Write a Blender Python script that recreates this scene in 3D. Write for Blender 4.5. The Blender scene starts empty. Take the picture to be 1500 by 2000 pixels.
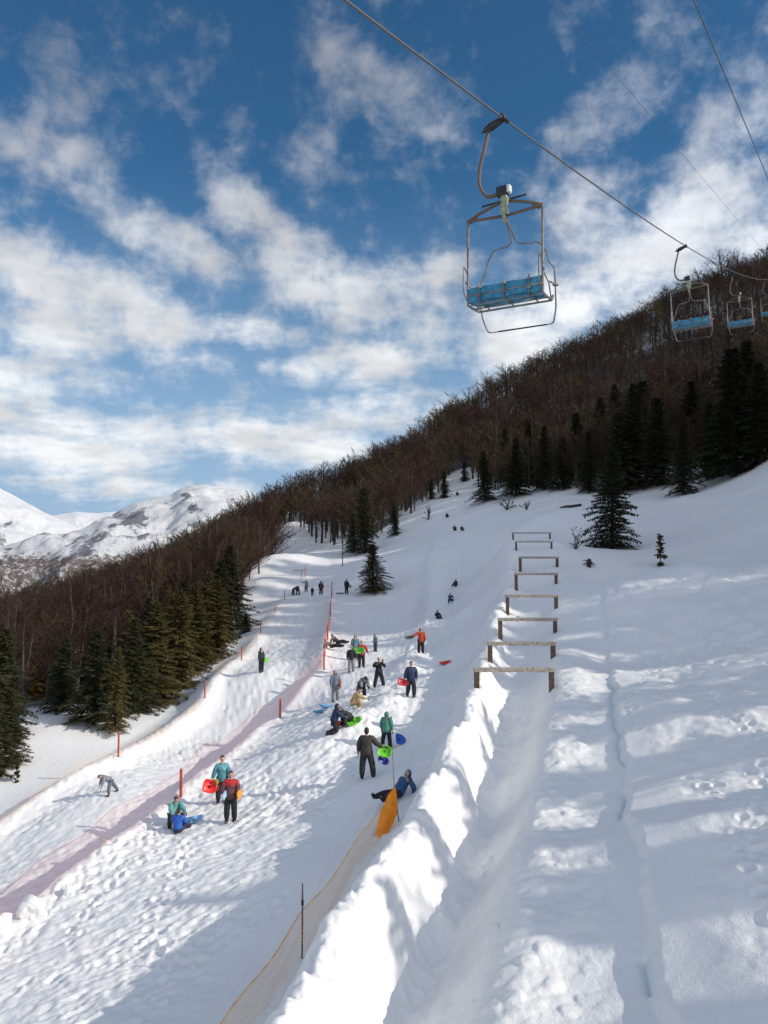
import bpy, bmesh, math, random
import numpy as np
from mathutils import Vector, Matrix

R = math.radians
rnd = random.Random(7)
sc = bpy.context.scene
col = sc.collection

# ------------------------------------------------------------------ camera
F = 1500.0
PITCH = math.atan(100 / F)
cam_d = bpy.data.cameras.new('camera')
cam = bpy.data.objects.new('camera', cam_d)
col.objects.link(cam)
cam.location = (0, 0, 0)
cam.rotation_euler = (R(90) + PITCH, 0, 0)
cam_d.sensor_fit = 'VERTICAL'
cam_d.sensor_height = 32
cam_d.lens = 24
cam_d.clip_start = 0.1
cam_d.clip_end = 40000
sc.camera = cam
sc.render.resolution_x, sc.render.resolution_y = 768, 1024
sc.view_settings.view_transform = 'Standard'
sc.view_settings.look = 'None'
sc.view_settings.exposure = 0.0
sc.view_settings.gamma = 1
sc.cycles.max_bounces = 6
sc.cycles.diffuse_bounces = 3
sc.cycles.transparent_max_bounces = 12
sc.cycles.use_denoising = True


def pdir(px, py):
    x, z = (px - 750) / F, (1000 - py) / F
    c, s = math.cos(PITCH), math.sin(PITCH)
    return Vector((x, c - z * s, s + z * c))


def P(px, py, d):
    """the world point seen at photo pixel (px,py) whose distance along +Y is d"""
    v = pdir(px, py)
    return v * (d / v.y)


# ------------------------------------------------------------------ sun and sky
SUN_EL = R(29.0)
SUN_H = Vector((0.955, -0.297, 0)).normalized()          # horizontal direction toward the sun
SUN_DIR = Vector((SUN_H.x * math.cos(SUN_EL), SUN_H.y * math.cos(SUN_EL), math.sin(SUN_EL)))
sun_d = bpy.data.lights.new('sun', 'SUN')
sun_d.energy = 3.45
sun_d.angle = R(0.6)
sun_d.color = (1.0, 0.92, 0.80)
sun = bpy.data.objects.new('sun', sun_d)
col.objects.link(sun)
sun.rotation_euler = SUN_DIR.to_track_quat('Z', 'Y').to_euler()

world = bpy.data.worlds.new('World')
sc.world = world
world.use_nodes = True
wt = world.node_tree
wt.nodes.clear()


def N(t, kind, **kw):
    n = t.nodes.new(kind)
    for k, v in kw.items():
        if k.startswith('i_'):
            key = k[2:]
            key = int(key) if key.isdigit() else key.replace('_', ' ')
            n.inputs[key].default_value = v
        else:
            setattr(n, k, v)
    return n


def mth(t, op, a, b=None, c=None, clamp=False):
    n = t.nodes.new('ShaderNodeMath')
    n.operation = op
    n.use_clamp = clamp
    for i, v in enumerate((a, b, c)):
        if v is None:
            continue
        if isinstance(v, (int, float)):
            n.inputs[i].default_value = v
        else:
            t.links.new(v, n.inputs[i])
    return n.outputs[0]


def build_sky():
    t, L = wt, wt.links
    sky = N(t, 'ShaderNodeTexSky', sky_type='NISHITA', sun_disc=False, sun_elevation=SUN_EL,
            sun_rotation=math.atan2(SUN_H.x, SUN_H.y), altitude=1500, air_density=1.0, dust_density=0.3, ozone_density=1.2)
    tc = N(t, 'ShaderNodeTexCoord')
    sep = N(t, 'ShaderNodeSeparateXYZ')
    L.new(tc.outputs['Generated'], sep.inputs[0])
    x, y, z = sep.outputs
    az = mth(t, 'ARCTAN2', x, y)
    el = mth(t, 'ARCSINE', z)
    ae = N(t, 'ShaderNodeCombineXYZ')
    L.new(az, ae.inputs[0]); L.new(el, ae.inputs[1])
    # coordinates on a flat cloud layer, so that clouds flatten toward the horizon
    zz = mth(t, 'ADD', mth(t, 'MAXIMUM', z, 0.0), 0.16)
    pl = N(t, 'ShaderNodeCombineXYZ')
    L.new(mth(t, 'DIVIDE', x, zz), pl.inputs[0])
    L.new(mth(t, 'DIVIDE', y, zz), pl.inputs[1])
    blobs = [  # px, py, half width, half height, tilt (deg, + = rising to the right), weight
        (140, 340, 150, 55, -22, .75), (30, 290, 90, 40, -20, .5), (60, 545, 170, 50, -10, .9), (240, 600, 200, 70, -22, 1.0),
        (120, 650, 220, 60, 0, .9), (330, 460, 190, 45, -14, .8), (480, 420, 120, 60, -35, .8),
        (560, 500, 170, 70, -25, .85), (650, 570, 170, 60, -20, .85), (700, 150, 170, 90, -25, .58), (770, 250, 160, 50, 10, .5),
        (620, 320, 70, 60, 40, .6), (1200, 200, 130, 65, 20, .55), (1100, 420, 170, 90, 10, .7),
        (880, 560, 160, 80, 0, .75), (1010, 640, 210, 95, 10, .9), (1180, 560, 140, 70, 0, .72), (510, 650, 120, 32, -8, .85),
        (700, 715, 160, 50, 5, .9), (90, 740, 210, 50, 0, .85), (330, 690, 120, 40, 0, .6), (420, 850, 420, 42, 0, .85),
        (100, 885, 260, 42, 0, .95), (200, 950, 340, 26, 0, .7), (40, 800, 120, 45, 0, .75), (780, 800, 220, 60, 5, .85), (1390, 375, 150, 65, 12, .85), (1440, 240, 110, 80, 30, .7),
        (1300, 510, 160, 60, 0, .85), (1480, 470, 90, 45, 0, .7), (1300, 80, 110, 40, 10, .32), (1430, 60, 90, 40, 10, .35), (50, 180, 120, 40, -30, .3),
        (600, 880, 260, 40, 0, .7), (1130, 300, 120, 60, 20, .4), (800, 60, 300, 50, -20, .12), (560, 110, 120, 50, 0, .3)]
    acc = None
    for (px, py, hw, hh, tilt, w) in blobs:
        d = pdir(px, py).normalized()
        a0, e0 = math.atan2(d.x, d.y), math.asin(d.z)
        mp = N(t, 'ShaderNodeMapping', vector_type='TEXTURE')
        mp.inputs['Location'].default_value = (a0, e0, 0)
        mp.inputs['Rotation'].default_value = (0, 0, R(tilt))
        mp.inputs['Scale'].default_value = (hw / F * 1.35, hh / F * 1.35, 1)
        L.new(ae.outputs[0], mp.inputs[0])
        ln = N(t, 'ShaderNodeVectorMath', operation='LENGTH')
        L.new(mp.outputs[0], ln.inputs[0])
        mr = N(t, 'ShaderNodeMapRange', interpolation_type='SMOOTHSTEP')
        mr.inputs['From Min'].default_value = 1.25
        mr.inputs['From Max'].default_value = 0.15
        mr.inputs['To Min'].default_value = 0
        mr.inputs['To Max'].default_value = w
        L.new(ln.outputs['Value'], mr.inputs['Value'])
        acc = mr.outputs[0] if acc is None else mth(t, 'SMOOTH_MAX', acc, mr.outputs[0], 0.25)
    # behind the view, extra unseen cloud is added to lift and neutralise the shade
    front = N(t, 'ShaderNodeMapRange')
    front.inputs['From Min'].default_value = 0.3
    front.inputs['From Max'].default_value = 0.7
    L.new(y, front.inputs['Value'])
    mixb = N(t, 'ShaderNodeMix', data_type='FLOAT')
    L.new(front.outputs[0], mixb.inputs['Factor'])
    mixb.inputs['A'].default_value = 0.8
    L.new(acc, mixb.inputs['B'])
    base = mixb.outputs[0]
    n1 = N(t, 'ShaderNodeTexNoise', i_Scale=2.1, i_Detail=9.0, i_Roughness=0.56, i_Distortion=0.25)
    L.new(pl.outputs[0], n1.inputs['Vector'])
    n2 = N(t, 'ShaderNodeTexNoise', i_Scale=6.5, i_Detail=7.0, i_Roughness=0.6, i_Distortion=0.15)
    L.new(pl.outputs[0], n2.inputs['Vector'])
    # directional noise with roughly round cells for the puffs high up
    n3 = N(t, 'ShaderNodeTexNoise', i_Scale=11.0, i_Detail=9.0, i_Roughness=0.56, i_Distortion=0.15)
    L.new(tc.outputs['Generated'], n3.inputs['Vector'])
    nz = mth(t, 'ADD', mth(t, 'MULTIPLY', mth(t, 'SUBTRACT', n1.outputs[0], 0.5), 1.0),
             mth(t, 'ADD', mth(t, 'MULTIPLY', mth(t, 'SUBTRACT', n2.outputs[0], 0.5), 1.0),
                 mth(t, 'MULTIPLY', mth(t, 'SUBTRACT', n3.outputs[0], 0.5), 2.0)))
    n4 = N(t, 'ShaderNodeTexNoise', i_Scale=27.0, i_Detail=8.0, i_Roughness=0.6, i_Distortion=0.3)
    L.new(tc.outputs['Generated'], n4.inputs['Vector'])
    nz = mth(t, 'ADD', nz, mth(t, 'MULTIPLY', mth(t, 'SUBTRACT', n4.outputs[0], 0.5), 1.1))
    dens = mth(t, 'ADD', mth(t, 'SUBTRACT', base, 0.05), nz)
    cov = N(t, 'ShaderNodeMapRange', interpolation_type='SMOOTHSTEP')
    cov.inputs['From Min'].default_value = 0.05
    cov.inputs['From Max'].default_value = 1.15
    cov.inputs['To Max'].default_value = 0.93
    L.new(dens, cov.inputs['Value'])
    # cloud colour: brighter low down, greyer overhead, grey in the thick middles
    cr = N(t, 'ShaderNodeMapRange', interpolation_type='SMOOTHSTEP')
    cr.inputs['From Min'].default_value = 0.62
    cr.inputs['From Max'].default_value = 0.22
    L.new(el, cr.inputs['Value'])
    ccol = N(t, 'ShaderNodeMix', data_type='RGBA')
    L.new(cr.outputs[0], ccol.inputs['Factor'])
    ccol.inputs[6].default_value = (0.40, 0.43, 0.50, 1)
    ccol.inputs[7].default_value = (0.89, 0.90, 0.91, 1)
    shade = N(t, 'ShaderNodeMapRange')
    shade.inputs['From Min'].default_value = 0.4
    shade.inputs['From Max'].default_value = 0.62
    shade.inputs['To Min'].default_value = 1.12
    shade.inputs['To Max'].default_value = 0.82
    nsh = N(t, 'ShaderNodeTexNoise', i_Scale=3.2, i_Detail=5.0)
    L.new(pl.outputs[0], nsh.inputs['Vector'])
    L.new(nsh.outputs[0], shade.inputs['Value'])
    cc2 = N(t, 'ShaderNodeVectorMath', operation='SCALE')
    # clouds toward the sun, mostly out of view, are brightened to fill the shade
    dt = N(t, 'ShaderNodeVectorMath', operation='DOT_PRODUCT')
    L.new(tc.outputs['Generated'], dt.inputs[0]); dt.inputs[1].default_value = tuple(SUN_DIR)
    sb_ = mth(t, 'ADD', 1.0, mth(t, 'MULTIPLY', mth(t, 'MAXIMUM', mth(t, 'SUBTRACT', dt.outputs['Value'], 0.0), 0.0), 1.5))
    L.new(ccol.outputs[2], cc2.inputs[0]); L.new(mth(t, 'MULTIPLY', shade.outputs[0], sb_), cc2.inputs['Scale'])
    sks = N(t, 'ShaderNodeVectorMath', operation='MULTIPLY')
    L.new(sky.outputs[0], sks.inputs[0])
    sks.inputs[1].default_value = (0.040, 0.085, 0.106)
    hz = N(t, 'ShaderNodeMapRange', interpolation_type='SMOOTHSTEP')
    hz.inputs['From Min'].default_value = 0.50
    hz.inputs['From Max'].default_value = -0.01
    L.new(el, hz.inputs['Value'])
    hmix = N(t, 'ShaderNodeMix', data_type='RGBA')
    L.new(hz.outputs[0], hmix.inputs['Factor'])
    L.new(sks.outputs[0], hmix.inputs[6])
    hmix.inputs[7].default_value = (0.34, 0.49, 0.68, 1)
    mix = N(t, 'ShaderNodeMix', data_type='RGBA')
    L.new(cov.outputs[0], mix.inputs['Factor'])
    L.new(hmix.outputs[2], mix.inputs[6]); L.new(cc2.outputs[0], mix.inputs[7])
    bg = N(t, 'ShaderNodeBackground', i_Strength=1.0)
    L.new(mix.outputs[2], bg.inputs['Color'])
    out = N(t, 'ShaderNodeOutputWorld')
    L.new(bg.outputs[0], out.inputs['Surface'])


build_sky()

# ------------------------------------------------------------------ tags and helpers


def tag(o, label=None, cat=None, group=None, kind=None):
    if label: o['label'] = label
    if cat: o['category'] = cat
    if group: o['group'] = group
    if kind: o['kind'] = kind
    return o


def empty(name, loc, rz=0.0):
    o = bpy.data.objects.new(name, None)
    o.empty_display_size = 0.2
    o.location = loc
    o.rotation_euler = (0, 0, rz)
    col.objects.link(o)
    return o


def link_mesh(name, me, parent=None):
    o = bpy.data.objects.new(name, me)
    col.objects.link(o)
    if parent is not None:
        o.parent = parent
    return o


class MB:
    """collects vertices and faces, builds ONE mesh"""

    def __init__(s):
        s.v, s.f, s.m = [], [], []

    def add(s, vs, fs, mi=0):
        b = len(s.v)
        s.v.extend(tuple(p) for p in vs)
        s.f.extend(tuple(i + b for i in f) for f in fs)
        s.m.extend([mi] * len(fs))

    def tube(s, pts, rad, n=6, cap=True, mi=0):
        pts = [Vector(p) for p in pts]
        k = len(pts)
        if isinstance(rad, (int, float)):
            rad = [rad] * k
        vs, fs = [], []
        up = None
        for i, p in enumerate(pts):
            d = (pts[min(i + 1, k - 1)] - pts[max(i - 1, 0)])
            if d.length < 1e-9: d = Vector((0, 0, 1))
            d.normalize()
            if up is None:
                up = Vector((1, 0, 0)) if abs(d.x) < 0.8 else Vector((0, 1, 0))
            a = (up - d * up.dot(d))
            if a.length < 1e-4: a = d.orthogonal()
            a.normalize()
            up = a
            b = d.cross(a)
            for j in range(n):
                t = 2 * math.pi * j / n
                vs.append(p + (a * math.cos(t) + b * math.sin(t)) * rad[i])
        for i in range(k - 1):
            for j in range(n):
                j2 = (j + 1) % n
                fs.append((i * n + j, i * n + j2, (i + 1) * n + j2, (i + 1) * n + j))
        if cap:
            fs.append(tuple(range(n - 1, -1, -1)))
            fs.append(tuple((k - 1) * n + j for j in range(n)))
        s.add(vs, fs, mi)

    def box(s, c, sz, M=None, mi=0):
        c = Vector(c)
        vs = []
        for z in (-1, 1):
            for (x, y) in ((-1, -1), (1, -1), (1, 1), (-1, 1)):
                p = Vector((x * sz[0] / 2, y * sz[1] / 2, z * sz[2] / 2))
                if M is not None: p = M @ p
                vs.append(c + p)
        s.add(vs, [(3, 2, 1, 0), (4, 5, 6, 7), (0, 1, 5, 4), (1, 2, 6, 5), (2, 3, 7, 6), (3, 0, 4, 7)], mi)

    def mesh(s, name, mats, smooth=False):
        me = bpy.data.meshes.new(name)
        me.from_pydata(s.v, [], s.f)
        for m in (mats if isinstance(mats, (list, tuple)) else [mats]):
            me.materials.append(m)
        if any(s.m): me.polygons.foreach_set('material_index', s.m)
        if smooth: me.polygons.foreach_set('use_smooth', [True] * len(s.f))
        me.update()
        return me

    def build(s, name, mats, parent=None, smooth=False, bevel=0):
        o = link_mesh(name, s.mesh(name, mats, smooth), parent)
        if bevel:
            b = o.modifiers.new('bevel', 'BEVEL'); b.width = bevel; b.segments = 2; b.limit_method = 'ANGLE'
        return o


def np_mesh(name, V, Fq, mat, smooth=False, attrs=None):
    me = bpy.data.meshes.new(name)
    V = np.asarray(V, dtype=np.float32); Fq = np.asarray(Fq, dtype=np.int32)
    k = Fq.shape[1]
    me.vertices.add(len(V)); me.vertices.foreach_set('co', V.ravel())
    me.loops.add(Fq.size); me.loops.foreach_set('vertex_index', Fq.ravel())
    me.polygons.add(len(Fq))
    me.polygons.foreach_set('loop_start', np.arange(0, Fq.size, k, dtype=np.int32))
    me.polygons.foreach_set('loop_total', np.full(len(Fq), k, dtype=np.int32))
    if smooth: me.polygons.foreach_set('use_smooth', np.ones(len(Fq), dtype=bool))
    me.update(calc_edges=True)
    if attrs:
        for an, av in attrs.items():
            a = me.attributes.new(an, 'FLOAT', 'POINT')
            a.data.foreach_set('value', np.asarray(av, dtype=np.float32))
    for m in (mat if isinstance(mat, (list, tuple)) else [mat]):
        me.materials.append(m)
    return me


# numpy value noise ---------------------------------------------------------
def _hash(ix, iy, seed):
    h = (ix.astype(np.int64) * 374761393 + iy.astype(np.int64) * 668265263 + seed * 982451653) & 0xFFFFFFFF
    h = ((h ^ (h >> 13)) * 1274126177) & 0xFFFFFFFF
    h = ((h ^ (h >> 16)) * 2246822519) & 0xFFFFFFFF
    return ((h ^ (h >> 15)) & 0xFFFFFF) / float(0xFFFFFF)


def vnoise(x, y, seed=0):
    ix, iy = np.floor(x), np.floor(y)
    fx, fy = x - ix, y - iy
    u = fx * fx * fx * (fx * (fx * 6 - 15) + 10); v = fy * fy * fy * (fy * (fy * 6 - 15) + 10)
    a = _hash(ix, iy, seed); b = _hash(ix + 1, iy, seed); c = _hash(ix, iy + 1, seed); d = _hash(ix + 1, iy + 1, seed)
    return (a * (1 - u) + b * u) * (1 - v) + (c * (1 - u) + d * u) * v - 0.5


def fbm(x, y, oct=4, seed=0, gain=0.5):
    s, a = 0, 1.0
    for i in range(oct):
        s = s + a * vnoise(x, y, seed + i * 17)
        x, y = x * 1.9 + y * 0.61 + 13.1, y * 1.9 - x * 0.61 + 7.7
        a *= gain
    return s


def sstep(a, b, x):
    t = np.clip((x - a) / (b - a), 0, 1)
    return t * t * (3 - 2 * t)


# ------------------------------------------------------------------ terrain shape
def poly_sd(pts, X, Y):
    """signed distance to a polyline in plan (+ = right of its direction) and the running parameter (index along it)"""
    best = np.full(X.shape, 1e9); sd = np.zeros(X.shape); par = np.zeros(X.shape)
    for i in range(len(pts) - 1):
        (x0, y0), (x1, y1) = pts[i][:2], pts[i + 1][:2]
        dx, dy = x1 - x0, y1 - y0
        l2 = dx * dx + dy * dy
        t = np.clip(((X - x0) * dx + (Y - y0) * dy) / l2, 0, 1)
        ex, ey = X - (x0 + t * dx), Y - (y0 + t * dy)
        d = np.sqrt(ex * ex + ey * ey)
        side = np.sign(ex * dy - ey * dx)
        m = d < best
        best = np.where(m, d, best); sd = np.where(m, d * side, sd); par = np.where(m, i + t, par)
    return sd, par


def px_line(lst):
    out = []
    for (px, py, d) in lst:
        p = P(px, py, d)
        out.append((p.x, p.y, p.z))
    return out


MIDF = px_line([(-230, 1990, 16.5), (0, 1820, 20), (207, 1650, 24.5), (353, 1557, 29.5), (450, 1480, 34.5), (547, 1403, 41), (633, 1310, 49), (640, 1240, 62), (648, 1165, 85)])
LEFTF = px_line([(-250, 1790, 25), (0, 1620, 32), (130, 1530, 34.5), (230, 1480, 37), (400, 1367, 47), (472, 1290, 59), (508, 1238, 70), (537, 1200, 80), (556, 1172, 90)])
BERM = [(-4.0, 3.0), (-2.2, 8.0), (-0.85, 12.5), (0.5, 16.6), (1.7, 22.0), (3.5, 29.5), (4.6, 36.5), (5.9, 43), (7.2, 49), (9.3, 58), (10.6, 66), (11.5, 74)]
BERM_H = [1.75, 1.75, 1.8, 1.8, 1.75, 1.4, .9, .75, .8, .4, .3, .1]
TRACK = [(-2.6, 4.0), (-0.6, 9.5), (0.45, 13.0), (1.75, 18), (3.65, 25), (5.4, 31.6), (6.7, 37), (8.0, 43), (9.2, 48), (11.4, 57), (13.4, 68), (14, 76)]
RIDG = [(-.8, 4), (1.2, 10.5), (2.1, 14), (3.5, 19), (5.3, 25), (7.0, 30), (9, 38)]
CRACK = [(2.6, 5), (3.9, 10.6), (4.4, 13), (5.3, 17), (6.7, 22), (8.3, 28), (10.4, 36), (13.3, 47), (17, 60)]
LIP = px_line([(700, 1415, 33), (745, 1392, 35), (770, 1350, 38), (800, 1290, 46), (822, 1235, 55), (835, 1180, 65), (842, 1080, 92), (855, 1040, 108)])


def pinterp(par, vals):
    return np.interp(par, np.arange(len(vals)), vals)


def endfade(sd, pts, par, X, Y):
    return 1.0


def features(X, Y):
    Z = np.zeros(X.shape)
    # terrace step at the middle net: the left piste lies lower
    sd, p = poly_sd(MIDF, X, Y)
    fade = sstep(100, 80, Y)
    h = np.interp(p, [0, 3, 5, 6, 8], [1.6, 1.5, 1.3, .7, .3])
    Z += -h * sstep(0.15, 2.0, -sd) * fade * sstep(16, 5, -sd)
    Z += 0.16 * np.exp(-((sd + 0.1) / 0.45) ** 2) * fade
    # left edge lip of the left piste
    sd, p = poly_sd(LEFTF, X, Y)
    fade = sstep(104, 88, Y)
    Z += (0.42 * np.exp(-((sd + 0.2) / 0.7) ** 2) - 0.7 * sstep(0.3, 2.6, -sd) * sstep(12, 4, -sd)) * fade * (0.25 + 0.75 * sstep(75, 45, Y))
    # berm
    sd, p = poly_sd(BERM, X, Y)
    hb = pinterp(p, BERM_H) * (1 + 0.16 * vnoise(p * 2.3, p * 0 + 3.3, 5))
    sdn = sd + 0.38 * fbm(X * 0.45, Y * 0.45, 4, 31)
    w = np.where(sdn < 0, 0.78, 0.62)
    Z += hb * np.exp(-np.abs(sdn / w) ** 2.4)
    # groomed track groove
    sd, p = poly_sd(TRACK, X, Y)
    nf = sstep(78, 66, Y)
    Z += -0.75 * np.exp(-np.abs((sd + 0.0) / 1.05) ** 3) * nf * (0.45 + 0.55 * sstep(60, 30, Y))
    Z += 0.10 * np.exp(-np.abs((sd - 0.35) / 0.2) ** 2) * nf * sstep(40, 20, Y)
    sd, p = poly_sd(RIDG, X, Y)
    Z += 0.34 * np.exp(-np.abs(sd / 1.0) ** 2.5) * sstep(44, 30, Y)
    # settled step with open cracks
    sd, p = poly_sd(CRACK, X, Y)
    sdn = sd + 0.35 * fbm(X * 0.5, Y * 0.5, 3, 77) + 0.06 * vnoise(X * 3, Y * 3, 3)
    fade = sstep(64, 45, Y)
    Z += 0.16 * sstep(-0.10, 0.16, sdn) * fade * sstep(9, 3, sdn)
    gap = sstep(0.08, 0.24, vnoise(p * 2.1, p * 0 + 9, 21)) * sstep(50, 35, Y)
    Z += -0.08 * np.exp(-((sdn + 0.07) / 0.06) ** 2) * gap
    # lip left of the sledging chute
    sd, p = poly_sd(LIP, X, Y)
    Z += 0.5 * np.exp(-np.abs(sd / 0.9) ** 2) * (0.6 + 1.2 * vnoise(p * 1.7, p * 0, 8)) * sstep(118, 95, Y)
    return Z


CT_PX = [  # photo pixel and distance
    (0, 2000, 16), (300, 2000, 14.6), (470, 1995, 14), (590, 1876, 16.2), (600, 1700, 20), (450, 1800, 18.5), (250, 1800, 19.5),
    (450, 1605, 26.5), (345, 1628, 26), (716, 1520, 27), (780, 1557, 24.5), (778, 1605, 23), (755, 1462, 31), (650, 1432, 32),
    (803, 1362, 36), (741, 1345, 41), (655, 1370, 38), (686, 1312, 47), (821, 1279, 50), (733, 1272, 54), (657, 1262, 57),
    (676, 1160, 88), (855, 1212, 62), (879, 1178, 70), (891, 1145, 78), (888, 1036, 115), (873, 1009, 130), (893, 966, 160),
    (870, 1400, 31), (900, 1300, 43), (940, 1150, 66), (960, 1050, 95), (740, 1155, 86), (700, 1110, 100),
    # left piste
    (212, 1553, 33), (510, 1312, 50), (0, 1700, 29), (100, 1620, 31), (590, 1160, 100), (577, 1115, 115), (600, 1080, 135), (570, 1020, 170),
    # left of left piste
    (150, 1470, 41), (50, 1490, 40), (0, 1550, 37), (80, 1390, 48), (230, 1420, 44), (330, 1360, 53), (430, 1275, 66), (480, 1228, 76), (530, 1130, 104), (545, 1080, 120),
    # benches
    (928, 1352, 31.6), (1080, 1345, 31.6), (954, 1289, 37), (1083, 1281, 37), (974, 1248, 42.5), (1087, 1235, 42.5), (988, 1198, 47.5), (1089, 1188, 47.5),
    (1005, 1150, 57), (1089, 1139, 57), (1013, 1114, 61.5), (1091, 1108, 61.5), (1005, 1072, 66), (1080, 1070, 66), (999, 1052, 70), (1077, 1051, 70),
    # right slope
    (1100, 2000, 11), (1290, 1920, 11.3), (1230, 1600, 17), (1200, 1300, 36), (1180, 1150, 60), (1500, 1990, 9.5), (1500, 1700, 13), (1350, 1550, 18), (1100, 1600, 19), (1100, 1450, 24.5),
    (1500, 1450, 20), (1500, 1300, 29), (1400, 1200, 39), (1300, 1110, 51), (1500, 1100, 50), (1500, 980, 70), (1500, 900, 88), (1190, 1072, 75), (1330, 958, 100), (1150, 965, 110),
    (1020, 968, 125), (950, 975, 132), (860, 968, 160), (900, 930, 180), (1110, 990, 100), (800, 1015, 138), (700, 1082, 128), (640, 1072, 138), (1430, 925, 96), (1050, 1010, 92),
]
CT_XYZ = [  # hill and surroundings (x, y, z in metres)
    # off to the right: unseen wooded bank beyond the lift line, raised to cast shade
    (8, 3, -6.3), (14, 10, -4.8), (22, 8, -1.4), (25, 20, -1.0), (28, 0, -1), (34, 30, 3), (40, 12, 4), (45, 45, 12), (60, 60, 25), (62, 85, 27), (75, 45, 32), (85, 85, 48), (60, -10, 8), (30, -40, -4),
    (0, 2, -8.4), (-15, 6, -10), (-4, -20, -9.5), (-40, -30, -15), (-30, 20, -13), (-50, 35, -14.5), (-45, 55, -13), (-45, 80, -12.5), (-70, 100, -16), (-50, 120, -12.5), (-30, 100, -8),
    (-35, 140, -8), (-80, 150, -16), (-110, 60, -26), (-120, 0, -30), (-100, 200, -22), (-20, 130, -1), (-10, 170, 7), (-40, 175, 0), (-70, 170, -9), (120, 120, 62), (120, 30, 42),
    (200, 200, 110), (200, 60, 90), (180, -60, 60), (100, -100, 10), (0, -120, -22), (-120, -120, -45), (60, 330, 55), (0, 330, 18), (-100, 330, -38), (-200, 200, -55), (-220, 0, -65), (160, 360, 92), (250, 330, 120), (300, 100, 125), (-10, 240, 12),
]
for (px, py, d) in [(0, 1150, 160), (200, 1090, 160), (400, 1012, 170), (540, 965, 180), (600, 925, 190), (700, 885, 200), (800, 830, 225), (900, 775, 245), (1050, 692, 265), (1200, 628, 275), (1340, 550, 280), (1500, 520, 285)]:
    p = P(px, py, d)
    CT_XYZ.append((p.x, p.y, p.z - 8.5))
for (px, py, d) in [(1020, 850, 190), (1200, 790, 190), (1400, 720, 190), (1330, 850, 140), (1150, 880, 150), (900, 860, 215), (760, 960, 175)]:
    p = P(px, py, d)
    CT_XYZ.append((p.x, p.y, p.z - 4))

pts = [tuple(P(*c)) for c in CT_PX] + CT_XYZ + [p for p in MIDF] + [p for p in LEFTF]
cx = np.array([p[0] for p in pts]); cy = np.array([p[1] for p in pts]); cz = np.array([p[2] for p in pts])
cz = cz - features(cx, cy)
SC = 50.0


def _phi(r2):
    return 0.5 * r2 * np.log(r2 + 1e-9)


def _solve():
    n = len(cx)
    X, Y = cx / SC, cy / SC
    D2 = (X[:, None] - X[None]) ** 2 + (Y[:, None] - Y[None]) ** 2
    K = _phi(D2) + np.eye(n) * (2e-4 + 3e-4 * (X * X + Y * Y))
    Pm = np.stack([np.ones(n), X, Y], 1)
    A = np.zeros((n + 3, n + 3)); A[:n, :n] = K; A[:n, n:] = Pm; A[n:, :n] = Pm.T
    b = np.concatenate([cz, np.zeros(3)])
    return np.linalg.lstsq(A, b, rcond=None)[0]


WTS = _solve()


def base_h(X, Y):
    sh = X.shape
    X = X.ravel() / SC; Y = Y.ravel() / SC
    out = np.empty(X.shape)
    for i in range(0, len(X), 40000):
        x, y = X[i:i + 40000], Y[i:i + 40000]
        D2 = (x[:, None] - (cx / SC)[None]) ** 2 + (y[:, None] - (cy / SC)[None]) ** 2
        out[i:i + 40000] = _phi(D2) @ WTS[:-3] + WTS[-3] + WTS[-2] * x + WTS[-1] * y
    return out.reshape(sh)


def macro_h(X, Y):
    X = np.asarray(X, float); Y = np.asarray(Y, float)
    r = np.sqrt(X * X + Y * Y)
    Xc = np.where(r > 380, X * 380 / np.maximum(r, 1), X); Yc = np.where(r > 380, Y * 380 / np.maximum(r, 1), Y)
    Z = base_h(Xc, Yc) + features(X, Y) * (r < 200)
    far = sstep(300, 900, r)
    Z = Z * (1 - far) + (-190) * far
    # gentle wind-shaped undulation
    Z += 0.35 * fbm(X * 0.09, Y * 0.09, 3, 2) * sstep(10, 40, r)
    return Z


def ground(x, y):
    return float(macro_h(np.array([x]), np.array([y]))[0])


def hit(px, py, dmin=6.0, dmax=330.0):
    """where the ray through a photo pixel meets the ground"""
    v = pdir(px, py)
    d = np.exp(np.linspace(math.log(dmin), math.log(dmax), 1500))
    xs, zs = v.x / v.y * d, v.z / v.y * d
    g = macro_h(xs, d) - zs
    k = np.argmax(g > 0)
    if g[k] <= 0: return None
    if k == 0: return Vector((xs[0], d[0], zs[0]))
    f = g[k - 1] / (g[k - 1] - g[k])
    dd = d[k - 1] + f * (d[k] - d[k - 1])
    return Vector((v.x / v.y * dd, dd, v.z / v.y * dd))


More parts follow.
